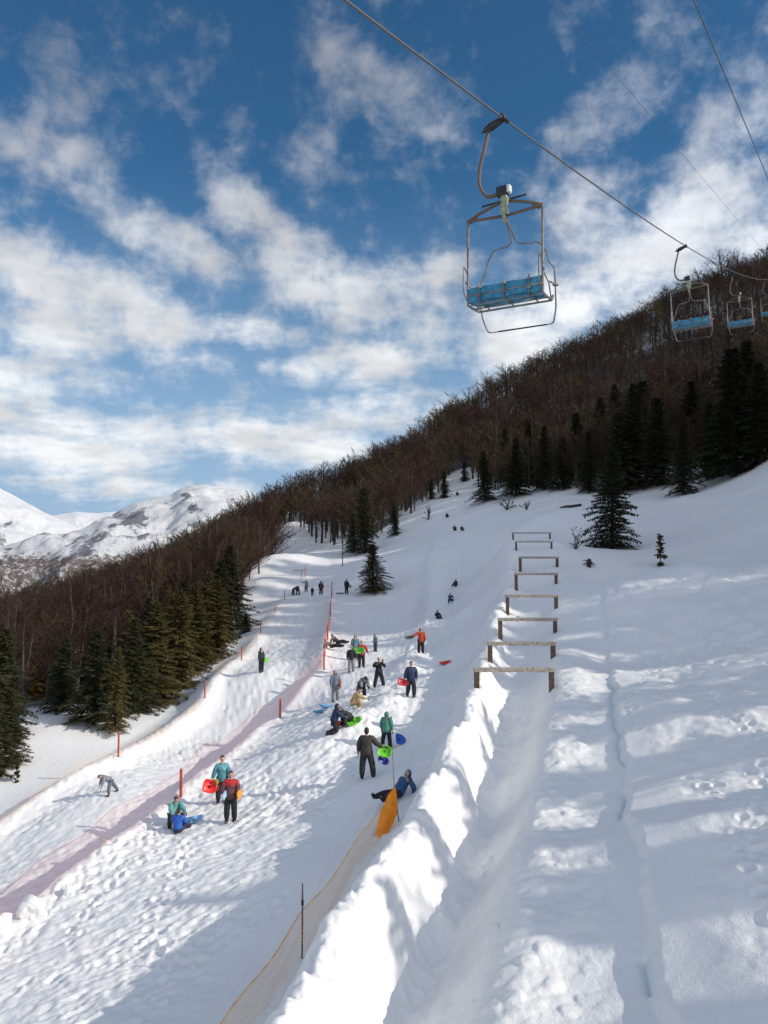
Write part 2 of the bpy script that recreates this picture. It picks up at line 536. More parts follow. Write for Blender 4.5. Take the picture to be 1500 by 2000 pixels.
def micro(X, Y):
    r = np.sqrt(X * X + Y * Y)
    sm, _ = poly_sd(MIDF, X, Y)
    sl, _ = poly_sd(LEFTF, X, Y)
    sb, pb = poly_sd(BERM, X, Y)
    sk, _ = poly_sd(CRACK, X, Y)
    slip, _ = poly_sd(LIP, X, Y)
    st, _ = poly_sd(TRACK, X, Y)
    srd, _ = poly_sd(RIDG, X, Y)
    # trampled pistes
    pisteB = sstep(0.0, 0.6, sm) * sstep(-3.0, -4.6, sb + 1.2 * fbm(X * 0.4, Y * 0.4, 2, 4)) * sstep(90, 60, Y)
    pisteA = sstep(0, 1.0, sl) * sstep(0, 1.8, -sm) * sstep(100, 70, Y)
    pist = np.maximum(pisteB, pisteA)
    # ploughed footprints run down the fall line (toward lower left)
    a = R(38)
    U = X * math.cos(a) + Y * math.sin(a); W = -X * math.sin(a) + Y * math.cos(a)
    wx = 0.5 * fbm(X * 0.8, Y * 0.8, 2, 91); 
    n1 = vnoise(U * 1.6 + wx, W * 4.2 + wx, 11)
    n2 = vnoise(U * 3.1, W * 7.5, 12)
    n3 = vnoise(X * 9, Y * 9, 13)
    ridged = 1 - 2 * np.abs(n1)
    amp = 0.6 + 0.8 * (vnoise(X * 0.5, Y * 0.5, 14) + 0.5)
    n5 = 1 - 2 * np.abs(vnoise(U * 2.6 + n1, W * 5.6, 15))
    Z = pist * amp * (0.075 * (ridged - 0.5) + 0.05 * n2 + 0.05 * (n5 - .5) + 0.035 * n3 + 0.05 * fbm(X * 4.6, Y * 4.6, 2, 16))
    # lumpy thrown-up snow on the berm, the lip and the edge of the pistes
    lump = np.exp(-np.abs(sb / 1.7) ** 3) * sstep(80, 50, Y)
    lump = np.maximum(lump, 0.8 * np.exp(-np.abs(slip / 1.3) ** 2))
    lump = np.maximum(lump, 0.45 * np.exp(-np.abs(srd / 1.6) ** 3) * sstep(45, 25, Y))
    lump = np.maximum(lump, 0.45 * np.exp(-np.abs((sm) / 0.6) ** 2) * sstep(90, 60, Y))
    lump = np.maximum(lump, 0.5 * np.exp(-np.abs((sl) / 0.7) ** 2) * sstep(100, 60, Y))
    b1 = fbm(X * 1.3, Y * 1.3, 4, 41, 0.55)
    Z += lump * 0.17 * np.abs(b1) * 1.2 + lump * (0.05 * vnoise(X * 5, Y * 5, 43) + 0.025 * vnoise(X * 12, Y * 12, 44) + 0.09 * sstep(.12, .3, vnoise(X * 3.1, Y * 3.1, 45)))
    # soft crust on the right slope: settled waves, tracks and pits
    right = sstep(0.2, 1.5, sk) * sstep(75, 50, Y)
    q = fbm(X * 0.35 + 5, Y * 0.22, 4, 51)
    Z += right * (0.30 * q + 0.07 * fbm(X * 2.2, Y * 1.6, 3, 52))
    pit = sstep(0.13, 0.34, vnoise(X * 2.4, Y * 2.0, 53)) * sstep(-0.1, 0.25, vnoise(X * 0.22, Y * 0.2, 57))
    Z += -right * 0.13 * pit * sstep(60, 30, Y)
    mid = sstep(0.6, 2, st) * sstep(0.0, -0.6, sk)
    Z += mid * 0.05 * fbm(X * 1.2, Y * 1.0, 3, 61)
    # smooth chute: faint sledge grooves
    ch = sstep(-4.4, -3.2, sb) * sstep(-0.9, -1.6, sb) * (sm > 1)
    Z += ch * 0.02 * vnoise(sb * 3.2, Y * 0.12, 71)
    oth = sstep(30, 60, Y)
    Z += oth * (1 - pist) * (0.22 * fbm(X * 0.3, Y * 0.25, 4, 81) + 0.06 * vnoise(X * 1.1, Y * 1.1, 84))
    return Z * sstep(2, 7, r)


# ------------------------------------------------------------------ materials
def mat(name, color=(.5, .5, .5), rough=.6, metal=0.0, spec=0.5, var=0.0, vscale=8.0, bump=0.0, bscale=40.0, trans=0.0, col2=None):
    m = bpy.data.materials.new(name); m.use_nodes = True
    t = m.node_tree; b = t.nodes['Principled BSDF']
    b.inputs['Roughness'].default_value = rough
    b.inputs['Metallic'].default_value = metal
    b.inputs['Specular IOR Level'].default_value = spec
    b.inputs['Base Color'].default_value = (*color, 1)
    tc = N(t, 'ShaderNodeTexCoord')
    if var or col2:
        nz = N(t, 'ShaderNodeTexNoise', i_Scale=vscale, i_Detail=4.0)
        t.links.new(tc.outputs['Object'], nz.inputs['Vector'])
        rp = N(t, 'ShaderNodeMapRange')
        rp.inputs['From Min'].default_value = .35; rp.inputs['From Max'].default_value = .65
        t.links.new(nz.outputs[0], rp.inputs['Value'])
        mx = N(t, 'ShaderNodeMix', data_type='RGBA')
        t.links.new(rp.outputs[0], mx.inputs['Factor'])
        c2 = col2 if col2 else tuple(c * (1 + var) for c in color)
        c1 = color if col2 else tuple(c * (1 - var) for c in color)
        mx.inputs[6].default_value = (*c1, 1); mx.inputs[7].default_value = (*c2, 1)
        t.links.new(mx.outputs[2], b.inputs['Base Color'])
    if bump:
        nb = N(t, 'ShaderNodeTexNoise', i_Scale=bscale, i_Detail=3.0)
        t.links.new(tc.outputs['Object'], nb.inputs['Vector'])
        bp = N(t, 'ShaderNodeBump', i_Strength=bump, i_Distance=0.02)
        t.links.new(nb.outputs[0], bp.inputs['Height'])
        t.links.new(bp.outputs[0], b.inputs['Normal'])
    return m


def snow_mat():
    m = bpy.data.materials.new('snow'); m.use_nodes = True
    t = m.node_tree; L = t.links; b = t.nodes['Principled BSDF']
    b.inputs['Roughness'].default_value = .62
    b.inputs['Specular IOR Level'].default_value = .25
    geo = N(t, 'ShaderNodeNewGeometry')
    n1 = N(t, 'ShaderNodeTexNoise', i_Scale=3.5, i_Detail=8.0, i_Roughness=.62)
    L.new(geo.outputs['Position'], n1.inputs['Vector'])
    n2 = N(t, 'ShaderNodeTexNoise', i_Scale=22.0, i_Detail=5.0, i_Roughness=.6)
    L.new(geo.outputs['Position'], n2.inputs['Vector'])
    b1 = N(t, 'ShaderNodeBump', i_Strength=.55, i_Distance=.05)
    L.new(n1.outputs[0], b1.inputs['Height'])
    b2 = N(t, 'ShaderNodeBump', i_Strength=.7, i_Distance=.016)
    L.new(n2.outputs[0], b2.inputs['Height']); L.new(b1.outputs[0], b2.inputs['Normal'])
    L.new(b2.outputs[0], b.inputs['Normal'])
    n3 = N(t, 'ShaderNodeTexNoise', i_Scale=.35, i_Detail=6.0)
    L.new(geo.outputs['Position'], n3.inputs['Vector'])
    mx = N(t, 'ShaderNodeMix', data_type='RGBA')
    L.new(n3.outputs[0], mx.inputs['Factor'])
    mx.inputs[6].default_value = (.80, .81, .83, 1); mx.inputs[7].default_value = (.90, .89, .87, 1)
    # old ice in the open cracks
    at = N(t, 'ShaderNodeAttribute', attribute_name='ice')
    mi = N(t, 'ShaderNodeMix', data_type='RGBA')
    L.new(at.outputs['Fac'], mi.inputs['Factor']); L.new(mx.outputs[2], mi.inputs[6])
    mi.inputs[7].default_value = (.42, .60, .66, 1)
    at2 = N(t, 'ShaderNodeAttribute', attribute_name='litter')
    nl = N(t, 'ShaderNodeTexNoise', i_Scale=1.6, i_Detail=7.0, i_Roughness=.7)
    L.new(geo.outputs['Position'], nl.inputs['Vector'])
    lr = N(t, 'ShaderNodeMapRange'); lr.inputs['From Min'].default_value = .4; lr.inputs['From Max'].default_value = .56
    L.new(mth(t, 'ADD', nl.outputs[0], mth(t, 'MULTIPLY', mth(t, 'SUBTRACT', at2.outputs['Fac'], 1.0), .5)), lr.inputs['Value'])
    lf = mth(t, 'MULTIPLY', lr.outputs[0], mth(t, 'MINIMUM', at2.outputs['Fac'], .93))
    ml = N(t, 'ShaderNodeMix', data_type='RGBA')
    L.new(lf, ml.inputs['Factor']); L.new(mi.outputs[2], ml.inputs[6])
    ml.inputs[7].default_value = (.05, .036, .03, 1)
    L.new(ml.outputs[2], b.inputs['Base Color'])
    return m


SNOW = snow_mat()


def forest_mask(X, Y):
    """1 inside the woods (plan): left wood, hillside wood"""
    # lower border of the woods as a plan polyline, woods lie behind / left of it
    d = np.abs(poly_sd(FOREST_EDGE, X, Y)[0])
    poly = FOREST_EDGE + [(500, -60), (500, 500), (-500, 500), (-500, 60)]
    inside = np.zeros(X.shape, bool)
    for i in range(len(poly)):
        (x0, y0), (x1, y1) = poly[i], poly[i - 1]
        with np.errstate(divide='ignore', invalid='ignore'):
            c = ((y0 > Y) != (y1 > Y)) & (X < (x1 - x0) * (Y - y0) / (y1 - y0 + 1e-12) + x0)
        inside ^= c
    return np.where(inside, -d, d)


FE_PX = [(-400, 1560, 40), (-60, 1480, 40), (60, 1440, 42), (150, 1415, 45), (230, 1405, 46), (330, 1350, 54), (430, 1265, 68), (480, 1215, 79), (500, 1150, 100), (530, 1085, 120), (548, 1030, 155), (556, 1015, 172),
         (575, 1035, 165), (640, 1068, 141), (700, 1076, 130), (760, 1045, 134), (820, 1002, 145), (850, 960, 166), (905, 925, 185), (935, 950, 150), (1000, 955, 132), (1060, 955, 124), (1150, 950, 116),
         (1250, 940, 110), (1330, 945, 103), (1430, 915, 98), (1500, 890, 90), (1600, 900, 80)]
FOREST_EDGE = [(p[0], p[1]) for p in px_line(FE_PX)] + [(47, 60), (38, 40), (30, 24), (26, 8), (24, -15), (24, -60)]


def in_woods(x, y):
    return poly_sd(FOREST_EDGE, np.array([float(x)]), np.array([float(y)]))[0][0]


def build_ground():
    az = np.concatenate([np.arange(-180, -33, 1.5), np.arange(-33, 33, 0.115), np.arange(33, 180, 1.5)])
    az = np.radians(az)
    r = [0.6, 1.5, 3, 4.5, 6]
    while r[-1] < 40: r.append(r[-1] * 1.0036)
    while r[-1] < 320: r.append(r[-1] * 1.008)
    while r[-1] < 1500: r.append(r[-1] * 1.04)
    r = np.array(r)
    A, Rr = np.meshgrid(az, r)
    X, Y = Rr * np.sin(A), Rr * np.cos(A)
    Z = macro_h(X, Y) + micro(X, Y) * (Rr < 330)
    # boot prints and sledge grooves pressed into the snow
    rt = random.Random(4)

    def press(x, y, rad, dep, ang=0.0, asp=1.0):
        rr = math.hypot(x, y); aa = math.atan2(x, y)
        w = rad * 2.6
        i0, i1 = np.searchsorted(r, rr - w), np.searchsorted(r, rr + w)
        j0, j1 = np.searchsorted(az, aa - w / rr), np.searchsorted(az, aa + w / rr)
        if i1 <= i0 or j1 <= j0: return
        dx = X[i0:i1, j0:j1] - x; dy = Y[i0:i1, j0:j1] - y
        c, s_ = math.cos(ang), math.sin(ang)
        u = (dx * s_ + dy * c) / asp; v = dx * c - dy * s_
        q = (u * u + v * v) / (rad * rad)
        Z[i0:i1, j0:j1] += dep * (-np.exp(-q ** 1.5) + .45 * np.exp(-((np.sqrt(q) - 1.45) / .35) ** 2))

    def trail(p, q, dep=.07, wob=.8):
        p, q = Vector(p), Vector(q); L_ = (q - p).length; n_ = int(L_ / .36)
        d_ = (q - p).normalized(); nn = Vector((-d_.y, d_.x)); ph = rt.uniform(0, 6)
        for k in range(n_):
            t_ = k / n_
            c = p + d_ * L_ * t_ + nn * (wob * math.sin(t_ * 5 + ph) + (.13 if k % 2 else -.13) + rt.uniform(-.04, .04))
            press(c.x, c.y, rt.uniform(.075, .12), dep * rt.uniform(.7, 1.2), math.atan2(d_.x, d_.y), 1.5)

    def groove(pts_, rad, dep):
        for a_, b_ in zip(pts_[:-1], pts_[1:]):
            a_, b_ = Vector(a_), Vector(b_); n_ = int((b_ - a_).length / (rad * .8)) + 1
            for k in range(n_):
                c = a_.lerp(b_, k / n_); press(c.x, c.y, rad, dep * .5, 0, 1)
    for k in range(46):                     # crossing the two pistes
        y0 = rt.uniform(15, 60)
        xm = float(np.interp(y0, [p_[1] for p_ in MIDF], [p_[0] for p_ in MIDF]))
        a_ = (xm + rt.uniform(-7, 8), y0); b_ = (a_[0] + rt.uniform(-5, 5), a_[1] + rt.uniform(-9, 9))
        trail(a_, b_, rt.uniform(.05, .09))
    for a_, b_ in (((6.5, 11), (9.5, 19)), ((7.0, 19), (8.4, 13)), ((9.0, 20), (12, 27)), ((5.6, 9), (7.6, 17)), ((10, 16), (6.6, 15)), ((8, 24), (13, 38))):
        trail(a_, b_, .06, .5)
    for k in range(7):                      # sledge grooves down the chute
        o_ = rt.uniform(-1.0, 1.2)
        gp = [(P(888, 1036, 115).x + o_ * .8, 115), (P(880, 1150, 78).x + o_, 78), (P(860, 1240, 57).x + o_, 57), (P(835, 1330, 42).x + o_ * .9, 42), (P(790, 1420, 33).x + o_, 33), (P(740, 1520, 26.5).x + o_, 26.5), (P(640, 1700, 20.5).x + o_ * .8, 20.5), (P(520, 1930, 15.5).x + o_ * .7, 15)]
        groove(gp, rt.choice([.10, .14, .2]), rt.uniform(.012, .03))
    # a centre vertex closes the fan
    nr, na = X.shape
    V = np.stack([X.ravel(), Y.ravel(), Z.ravel()], 1)
    idx = np.arange(nr * na).reshape(nr, na)
    a = idx[:-1, :]; b = idx[1:, :]
    a2 = np.roll(a, -1, 1); b2 = np.roll(b, -1, 1)
    Fq = np.stack([a.ravel(), b.ravel(), b2.ravel(), a2.ravel()], 1)[:, ::-1]
    sk, p = poly_sd(CRACK, X, Y)
    sdn = sk + 0.35 * fbm(X * 0.5, Y * 0.5, 3, 77) + 0.06 * vnoise(X * 3, Y * 3, 3)
    gap = sstep(0.08, 0.24, vnoise(p * 2.1, p * 0 + 9, 21)) * sstep(50, 35, Y)
    ice = np.exp(-((sdn + 0.07) / 0.13) ** 2) * gap
    fm = forest_mask(X, Y)
    litter = sstep(0, 6, -fm) * sstep(30, 60, Rr) * (.75 + .5 * sstep(-.3, .3, -vnoise(X / 20, Y / 20, 6)) + .25 * sstep(150, 200, Rr))
    litter = np.maximum(litter, sstep(350, 500, Rr) * .6)
    me = np_mesh('snow_ground', V, Fq, SNOW, True, {'ice': ice.ravel() * .3, 'litter': litter.ravel()})
    o = link_mesh('snow_ground', me)
    tag(o, 'snow-covered slope with trampled pistes and banks', 'snow ground', kind='structure')


build_ground()


# ------------------------------------------------------------------ far mountains
def mountain_mat():
    m = bpy.data.materials.new('mountain'); m.use_nodes = True
    t = m.node_tree; L = t.links; b = t.nodes['Principled BSDF']
    b.inputs['Roughness'].default_value = .8
    b.inputs['Specular IOR Level'].default_value = .1
    geo = N(t, 'ShaderNodeNewGeometry')
    rock = N(t, 'ShaderNodeAttribute', attribute_name='rock')
    wood = N(t, 'ShaderNodeAttribute', attribute_name='wood')
    n1 = N(t, 'ShaderNodeTexNoise', i_Scale=.016, i_Detail=10.0, i_Roughness=.74)
    L.new(geo.outputs['Position'], n1.inputs['Vector'])
    n2 = N(t, 'ShaderNodeTexNoise', i_Scale=.05, i_Detail=6.0, i_Roughness=.7)
    L.new(geo.outputs['Position'], n2.inputs['Vector'])

    def edge(att, nz, lo, hi):
        v = mth(t, 'ADD', att.outputs['Fac'], mth(t, 'MULTIPLY', mth(t, 'SUBTRACT', nz.outputs[0], .5), 2.4))
        r = N(t, 'ShaderNodeMapRange', interpolation_type='SMOOTHSTEP')
        r.inputs['From Min'].default_value = lo; r.inputs['From Max'].default_value = hi
        L.new(v, r.inputs['Value'])
        return r.outputs[0]
    c1 = N(t, 'ShaderNodeMix', data_type='RGBA')
    L.new(edge(rock, n1, .5, .75), c1.inputs['Factor'])
    c1.inputs[6].default_value = (.80, .81, .84, 1); c1.inputs[7].default_value = (.22, .22, .25, 1)
    c2 = N(t, 'ShaderNodeMix', data_type='RGBA')
    L.new(edge(wood, n2, .35, .8), c2.inputs['Factor'])
    L.new(c1.outputs[2], c2.inputs[6]); c2.inputs[7].default_value = (.20, .165, .155, 1)
    L.new(c2.outputs[2], b.inputs['Base Color'])
    bp = N(t, 'ShaderNodeBump', i_Strength=1.0, i_Distance=34.0)
    L.new(n1.outputs[0], bp.inputs['Height']); L.new(bp.outputs[0], b.inputs['Normal'])
    return m


MTN = mountain_mat()


def mountain(name, label, crest, D, near, foot_z, amp, rocky, seed, woodline, spur=None):
    """a range whose skyline passes through the crest points (photo pixels), real distance D"""
    a = []; z = []
    for px, py in crest:
        v = pdir(px, py)
        a.append(math.atan2(v.x, v.y)); z.append(v.z / math.hypot(v.x, v.y) * D)
    az = np.linspace(a[0], a[-1], 520)
    rr = np.concatenate([np.linspace(near, D, 210), np.linspace(D * 1.01, D * 1.25, 30)])
    A, Rr = np.meshgrid(az, rr)
    zc = np.interp(A, a, z)
    X, Y = Rr * np.sin(A), Rr * np.cos(A)
    t = np.clip((Rr - near) / (D - near), 0, 1)
    s = 330.0 * D / 3500
    n = fbm(X / s, Y / s, 6, seed, .52)
    rid = 1 - 2 * np.abs(fbm(X / s * .9 + 3, Y / s * .9, 5, seed + 5, .5))
    Z = foot_z + (zc - foot_z) * t ** 1.25
    env = np.sin(np.pi * np.clip(t, 0, 1)) ** .7
    Z = Z + amp * env * (0.9 * n + 0.55 * (rid - .5)) + amp * .10 * n
    back = np.clip((Rr - D) / (D * .25), 0, 1)
    Z = Z - back * (zc - foot_z) * .9
    rock = np.clip(rocky + 1.35 * (rid - .64) * env, 0, 1)
    if spur is not None:
        for (px, py, rad, w, lift) in spur:
            v = pdir(px, py); a0 = math.atan2(v.x, v.y); el = v.z / math.hypot(v.x, v.y)
            # where this direction meets the slope
            e = Z / Rr
            g = np.exp(-(((A - a0) / (rad / F)) ** 2 + ((e - el) / (rad * .8 / F)) ** 2))
            rock = np.clip(rock + w * g, 0, 1); Z = Z + lift * g
    e = Z / Rr
    wl = np.interp(A, [a[0], a[-1]], woodline)
    wood = sstep(.012, -.012, e - wl) * .75
    V = np.stack([X.ravel(), Y.ravel(), Z.ravel()], 1)
    nr, na = X.shape
    idx = np.arange(nr * na).reshape(nr, na)
    Fq = np.stack([idx[:-1, :-1].ravel(), idx[:-1, 1:].ravel(), idx[1:, 1:].ravel(), idx[1:, :-1].ravel()], 1)
    o = link_mesh(name, np_mesh(name, V, Fq, MTN, True, {'rock': rock.ravel(), 'wood': wood.ravel()}))
    tag(o, label, 'mountain', kind='structure')


def el_of(py): return (1100 - py) / F


mountain('snowy_mountain', 'smooth snow-covered mountain at the far left', [(-1500, 1000), (-900, 850), (-500, 870), (-250, 900), (-100, 905), (-30, 930), (0, 950), (40, 972), (85, 998), (130, 1018), (170, 1036), (215, 1050), (300, 1080), (500, 1120)],
         5200, 2300, -420, 170, .16, 3, (el_of(1200), el_of(1200)))
mountain('snowy_mountain', 'distant pale snow ridge between the two nearer mountains', [(-400, 1040), (0, 1022), (100, 1008), (150, 1000), (190, 1003), (240, 998), (300, 1010), (420, 1020), (700, 1040), (1200, 1060)],
         9500, 5500, -400, 120, .1, 13, (el_of(1250), el_of(1250)))
mountain('snowy_mountain', 'rugged snowy mountain with a grey rock spur below its summit', [(-1300, 1200), (-700, 1130), (-300, 1100), (-100, 1085), (0, 1068), (60, 1050), (100, 1041), (150, 1038), (180, 1028), (225, 1003), (265, 985), (300, 976), (335, 968), (352, 955), (372, 948), (400, 946), (432, 952), (468, 954), (495, 968), (560, 990), (700, 1040), (1100, 1070), (1800, 1080)],
         3600, 1100, -330, 150, .28, 23, (el_of(1085), el_of(1075)), spur=[(365, 972, 9, .9, 14), (378, 992, 13, .9, 6), (265, 1020, 24, .5, 4), (300, 1012, 14, .5, 3), (225, 1000, 14, .5, 0), (345, 1020, 20, -.6, 0), (400, 965, 30, -.5, 0), (350, 1000, 12, -.4, 0)])

# ------------------------------------------------------------------ trees
BARK = mat('bark', (.075, .062, .055), .9, var=.35, vscale=6, bump=.4)
BARK_DARK = mat('bark_dark', (.04, .033, .028), .9, var=.3, vscale=6)


def leafmat(name, c1, c2, rough=.75):
    m = bpy.data.materials.new(name); m.use_nodes = True
    t = m.node_tree; L = t.links; b = t.nodes['Principled BSDF']
    b.inputs['Roughness'].default_value = rough
    b.inputs['Specular IOR Level'].default_value = .15
    oi = N(t, 'ShaderNodeObjectInfo')
    geo = N(t, 'ShaderNodeNewGeometry')
    nz = N(t, 'ShaderNodeTexNoise', i_Scale=.6, i_Detail=3.0)
    L.new(geo.outputs['Position'], nz.inputs['Vector'])
    f = mth(t, 'ADD', mth(t, 'MULTIPLY', oi.outputs['Random'], .45), mth(t, 'MULTIPLY', mth(t, 'SUBTRACT', nz.outputs[0], .3), 1.5), clamp=True)
    rdi = mth(t, 'MULTIPLY', geo.outputs['Random Per Island'], .5)
    f = mth(t, 'ADD', mth(t, 'MULTIPLY', f, .7), rdi, clamp=True)
    mx = N(t, 'ShaderNodeMix', data_type='RGBA')
    L.new(f, mx.inputs['Factor'])
    mx.inputs[6].default_value = (*c1, 1); mx.inputs[7].default_value = (*c2, 1)
    L.new(mx.outputs[2], b.inputs['Base Color'])
    return m


TWIG = leafmat('twig', (.026, .017, .015), (.072, .042, .032), .85)
TWIG_OLIVE = leafmat('twig_olive', (.042, .032, .018), (.11, .088, .038), .85)
NEEDLE = leafmat('needle', (.024, .029, .015), (.060, .062, .028))
NEEDLE_OLIVE_LIT = leafmat('needle_olive_lit', (.042, .044, .016), (.125, .098, .034))  # olive needles with golden sunlight put into the colour


def bare_tree(seed, H=8.0, fine=True):
    """trunk MB, crown MB (limbs and twigs)"""
    rd = random.Random(seed)
    tr, cr = MB(), MB()
    stems = rd.choice([1, 1, 2, 2, 3])
    for s_ in range(stems):
        a = rd.uniform(0, 6.28); lean = rd.uniform(.02, .16) * (1 if stems > 1 else .5)
        top = H * rd.uniform(.82, 1.0)
        pts = []
        ph = rd.uniform(0, 6)
        for i in range(7):
            f = i / 6
            r_ = lean * top * f ** 1.2
            pts.append(Vector((math.cos(a) * r_ + .12 * math.sin(f * 5 + ph) * f, math.sin(a) * r_ + .12 * math.cos(f * 4 + ph) * f, top * f - .35 * (f == 0))))
        rad = [.13 * (1 - i / 6.6) + .012 for i in range(7)]
        tr.tube(pts, rad, 5, cap=False)
        nb = 17 if fine else 11

        def at(f):
            k = min(int(f * 6), 5); u = f * 6 - k
            return pts[k].lerp(pts[k + 1], u)
        for b_ in range(nb):
            f = .22 + .76 * (b_ + rd.random()) / nb
            p0 = at(f)
            az = rd.uniform(0, 6.28)
            L1 = (1.12 - f) * H * rd.uniform(.34, .52) + .45
            el = rd.uniform(.45, 1.1)
            d = Vector((math.cos(az) * math.cos(el), math.sin(az) * math.cos(el), math.sin(el)))
            p1 = p0 + d * L1 * .5; p2 = p0 + d * L1 + Vector((0, 0, .12 * L1))
            w = .035 * (1.2 - f)
            cr.tube([p0, p1, p2], [w + .008, w * .7 + .006, .006], 3, cap=False)
            for k in range(11 if fine else 7):
                g = .2 + .8 * (k + rd.random()) / 11 if fine else .25 + .75 * (k + rd.random()) / 7
                q0 = p0.lerp(p1, g * 2) if g < .5 else p1.lerp(p2, g * 2 - 1)
                d2 = (d + Vector((rd.uniform(-.8, .8), rd.uniform(-.8, .8), rd.uniform(-.15, .7)))).normalized()
                L2 = L1 * rd.uniform(.22, .5)
                q1 = q0 + d2 * L2
                w2 = .016
                side = d2.cross(Vector((rd.uniform(-1, 1), rd.uniform(-1, 1), rd.uniform(-1, 1)))).normalized() * w2
                cr.add([q0 - side, q0 + side, q1], [(0, 1, 2)])
                for j in range(8 if fine else 6):
                    h_ = .15 + .85 * rd.random()
                    r0 = q0.lerp(q1, h_)
                    d3 = (d2 + Vector((rd.uniform(-.9, .9), rd.uniform(-.9, .9), rd.uniform(-.3, .8)))).normalized()
                    r1 = r0 + d3 * L2 * rd.uniform(.3, .6)
                    side = d3.cross(Vector((rd.uniform(-1, 1), rd.uniform(-1, 1), rd.uniform(-1, 1)))).normalized() * (.013 if fine else .021)
                    cr.add([r0 - side, r0 + side, r1], [(0, 1, 2)])
    return tr, cr


def conifer(seed, H=8.0, Rm=1.9, sparse=1.0, low=.05):
    rd = random.Random(seed)
    tr, cr = MB(), MB()
    tr.tube([(0, 0, -.4), (0, 0, H * .5), (0, 0, H)], [.15 * H / 8, .085 * H / 8, .012], 7, cap=False)
    nb = int(200 * sparse)
    asym = rd.uniform(0, 6.28)
    gaps = [(rd.uniform(0, 6.28), rd.uniform(.1, .8), rd.uniform(.35, .8)) for _ in range(9)]
    for i in range(nb):
        f = low + (.985 - low) * (i + rd.random() * .9) / nb
        z = H * f
        az = i * 2.399 + rd.uniform(-.35, .35)
        prof = (1 - f) ** .82 * (1 + .12 * math.sin(f * 23 + seed)) + .035
        L1 = Rm * prof * rd.uniform(.58, 1.25) * (1 + .13 * math.cos(az - asym))
        for ga, gf, gs in gaps:
            if abs((az - ga + 3.14) % 6.28 - 3.14) < .55 and abs(f - gf) < .07: L1 *= gs
        if rd.random() < .07: L1 *= 1.3
        up = .28 + .5 * f + rd.uniform(-.12, .12)
        o = Vector((math.cos(az), math.sin(az), 0))
        p0 = Vector((0, 0, z))
        p1 = p0 + o * L1 * .55 + Vector((0, 0, L1 * .5 * (up - .42)))
        p2 = p0 + o * L1 + Vector((0, 0, L1 * (up - .62 + .18 * (f > .6))))
        cr.tube([p0, p1, p2], [.02, .012, .004], 3, cap=False)
        side = Vector((-o.y, o.x, 0))
        ns = max(5, int(7 + L1 * 8))
        for k in range(ns):
            g = .12 + .88 * (k + .5 * rd.random()) / ns
            q = p0.lerp(p1, g / .55) if g < .55 else p1.lerp(p2, (g - .55) / .45)
            for sgn in (-1, 1):
                ll = (.16 + .34 * L1 * (1 - g) + .04) * rd.uniform(.7, 1.2)
                ll = min(ll, .55)
                d = (side * sgn * rd.uniform(.6, 1) + o * rd.uniform(.45, .8) + Vector((0, 0, rd.uniform(-.55, .05)))).normalized()
                wv = (o * .6 - side * sgn * .5 + Vector((0, 0, rd.uniform(-.3, .3)))).normalized() * rd.uniform(.035, .06)
                e = q + d * ll
                m_ = q + d * ll * .45
                cr.add([q, m_ - wv, e, m_ + wv], [(0, 1, 2, 3)])
            # hanging spray under the branch
            if rd.random() < .8:
                dl = Vector((rd.uniform(-.3, .3), rd.uniform(-.3, .3), -1)).normalized() * rd.uniform(.12, .26)
                wv = o * rd.uniform(.035, .06)
                cr.add([q, q + dl * .5 - wv, q + dl, q + dl * .5 + wv], [(0, 1, 2, 3)])
        e = p2 + (p2 - p1).normalized() * .16
        cr.add([p2 - side * .04, e, p2 + side * .04, p2 - (p2 - p1).normalized() * .1], [(0, 1, 2, 3)])
    return tr, cr


# placement
def wood_points():
    rd = np.random.RandomState(5)
    P_ = []
    for (r0, r1, sp) in ((0, 140, 2.9), (140, 220, 3.0), (220, 330, 3.5)):
        g = np.arange(-250, 330, sp)
        X, Y = np.meshgrid(g, g)
        X = (X + rd.uniform(-.48, .48, X.shape) * sp).ravel(); Y = (Y + rd.uniform(-.48, .48, Y.shape) * sp).ravel()
        r = np.hypot(X, Y); az = np.degrees(np.arctan2(X, Y))
        vis = (np.abs(az) < 34) & (Y > 25)
        off = (X > 0) & (az >= 34) & (r < 120) & (Y > -45)
        m = (r >= r0) & (r < r1) & (vis | off)
        P_.append(np.stack([X[m], Y[m]], 1))
    Q = np.concatenate(P_)
    fd = forest_mask(Q[:, 0], Q[:, 1])
    Q = Q[fd < -0.8]; fd = fd[fd < -.8]
    # glades
    dens = fbm(Q[:, 0] / 16, Q[:, 1] / 16, 3, 33)
    az = np.degrees(np.arctan2(Q[:, 0], Q[:, 1])); r = np.hypot(Q[:, 0], Q[:, 1])
    thin = (dens > .3) & (az > 14) & (r < 170)
    # the bank off to the right is only loosely wooded, so that patches of light reach the slope
    bank = (az > 33.9)
    keep = ~(bank & ((rd.rand(len(Q)) > .35)))
    keep &= ~thin
    Q = Q[keep]; fd = fd[keep]
    z = macro_h(Q[:, 0], Q[:, 1])
    # drop those hidden behind the crest or under other ground
    return np.column_stack([Q, z, fd])


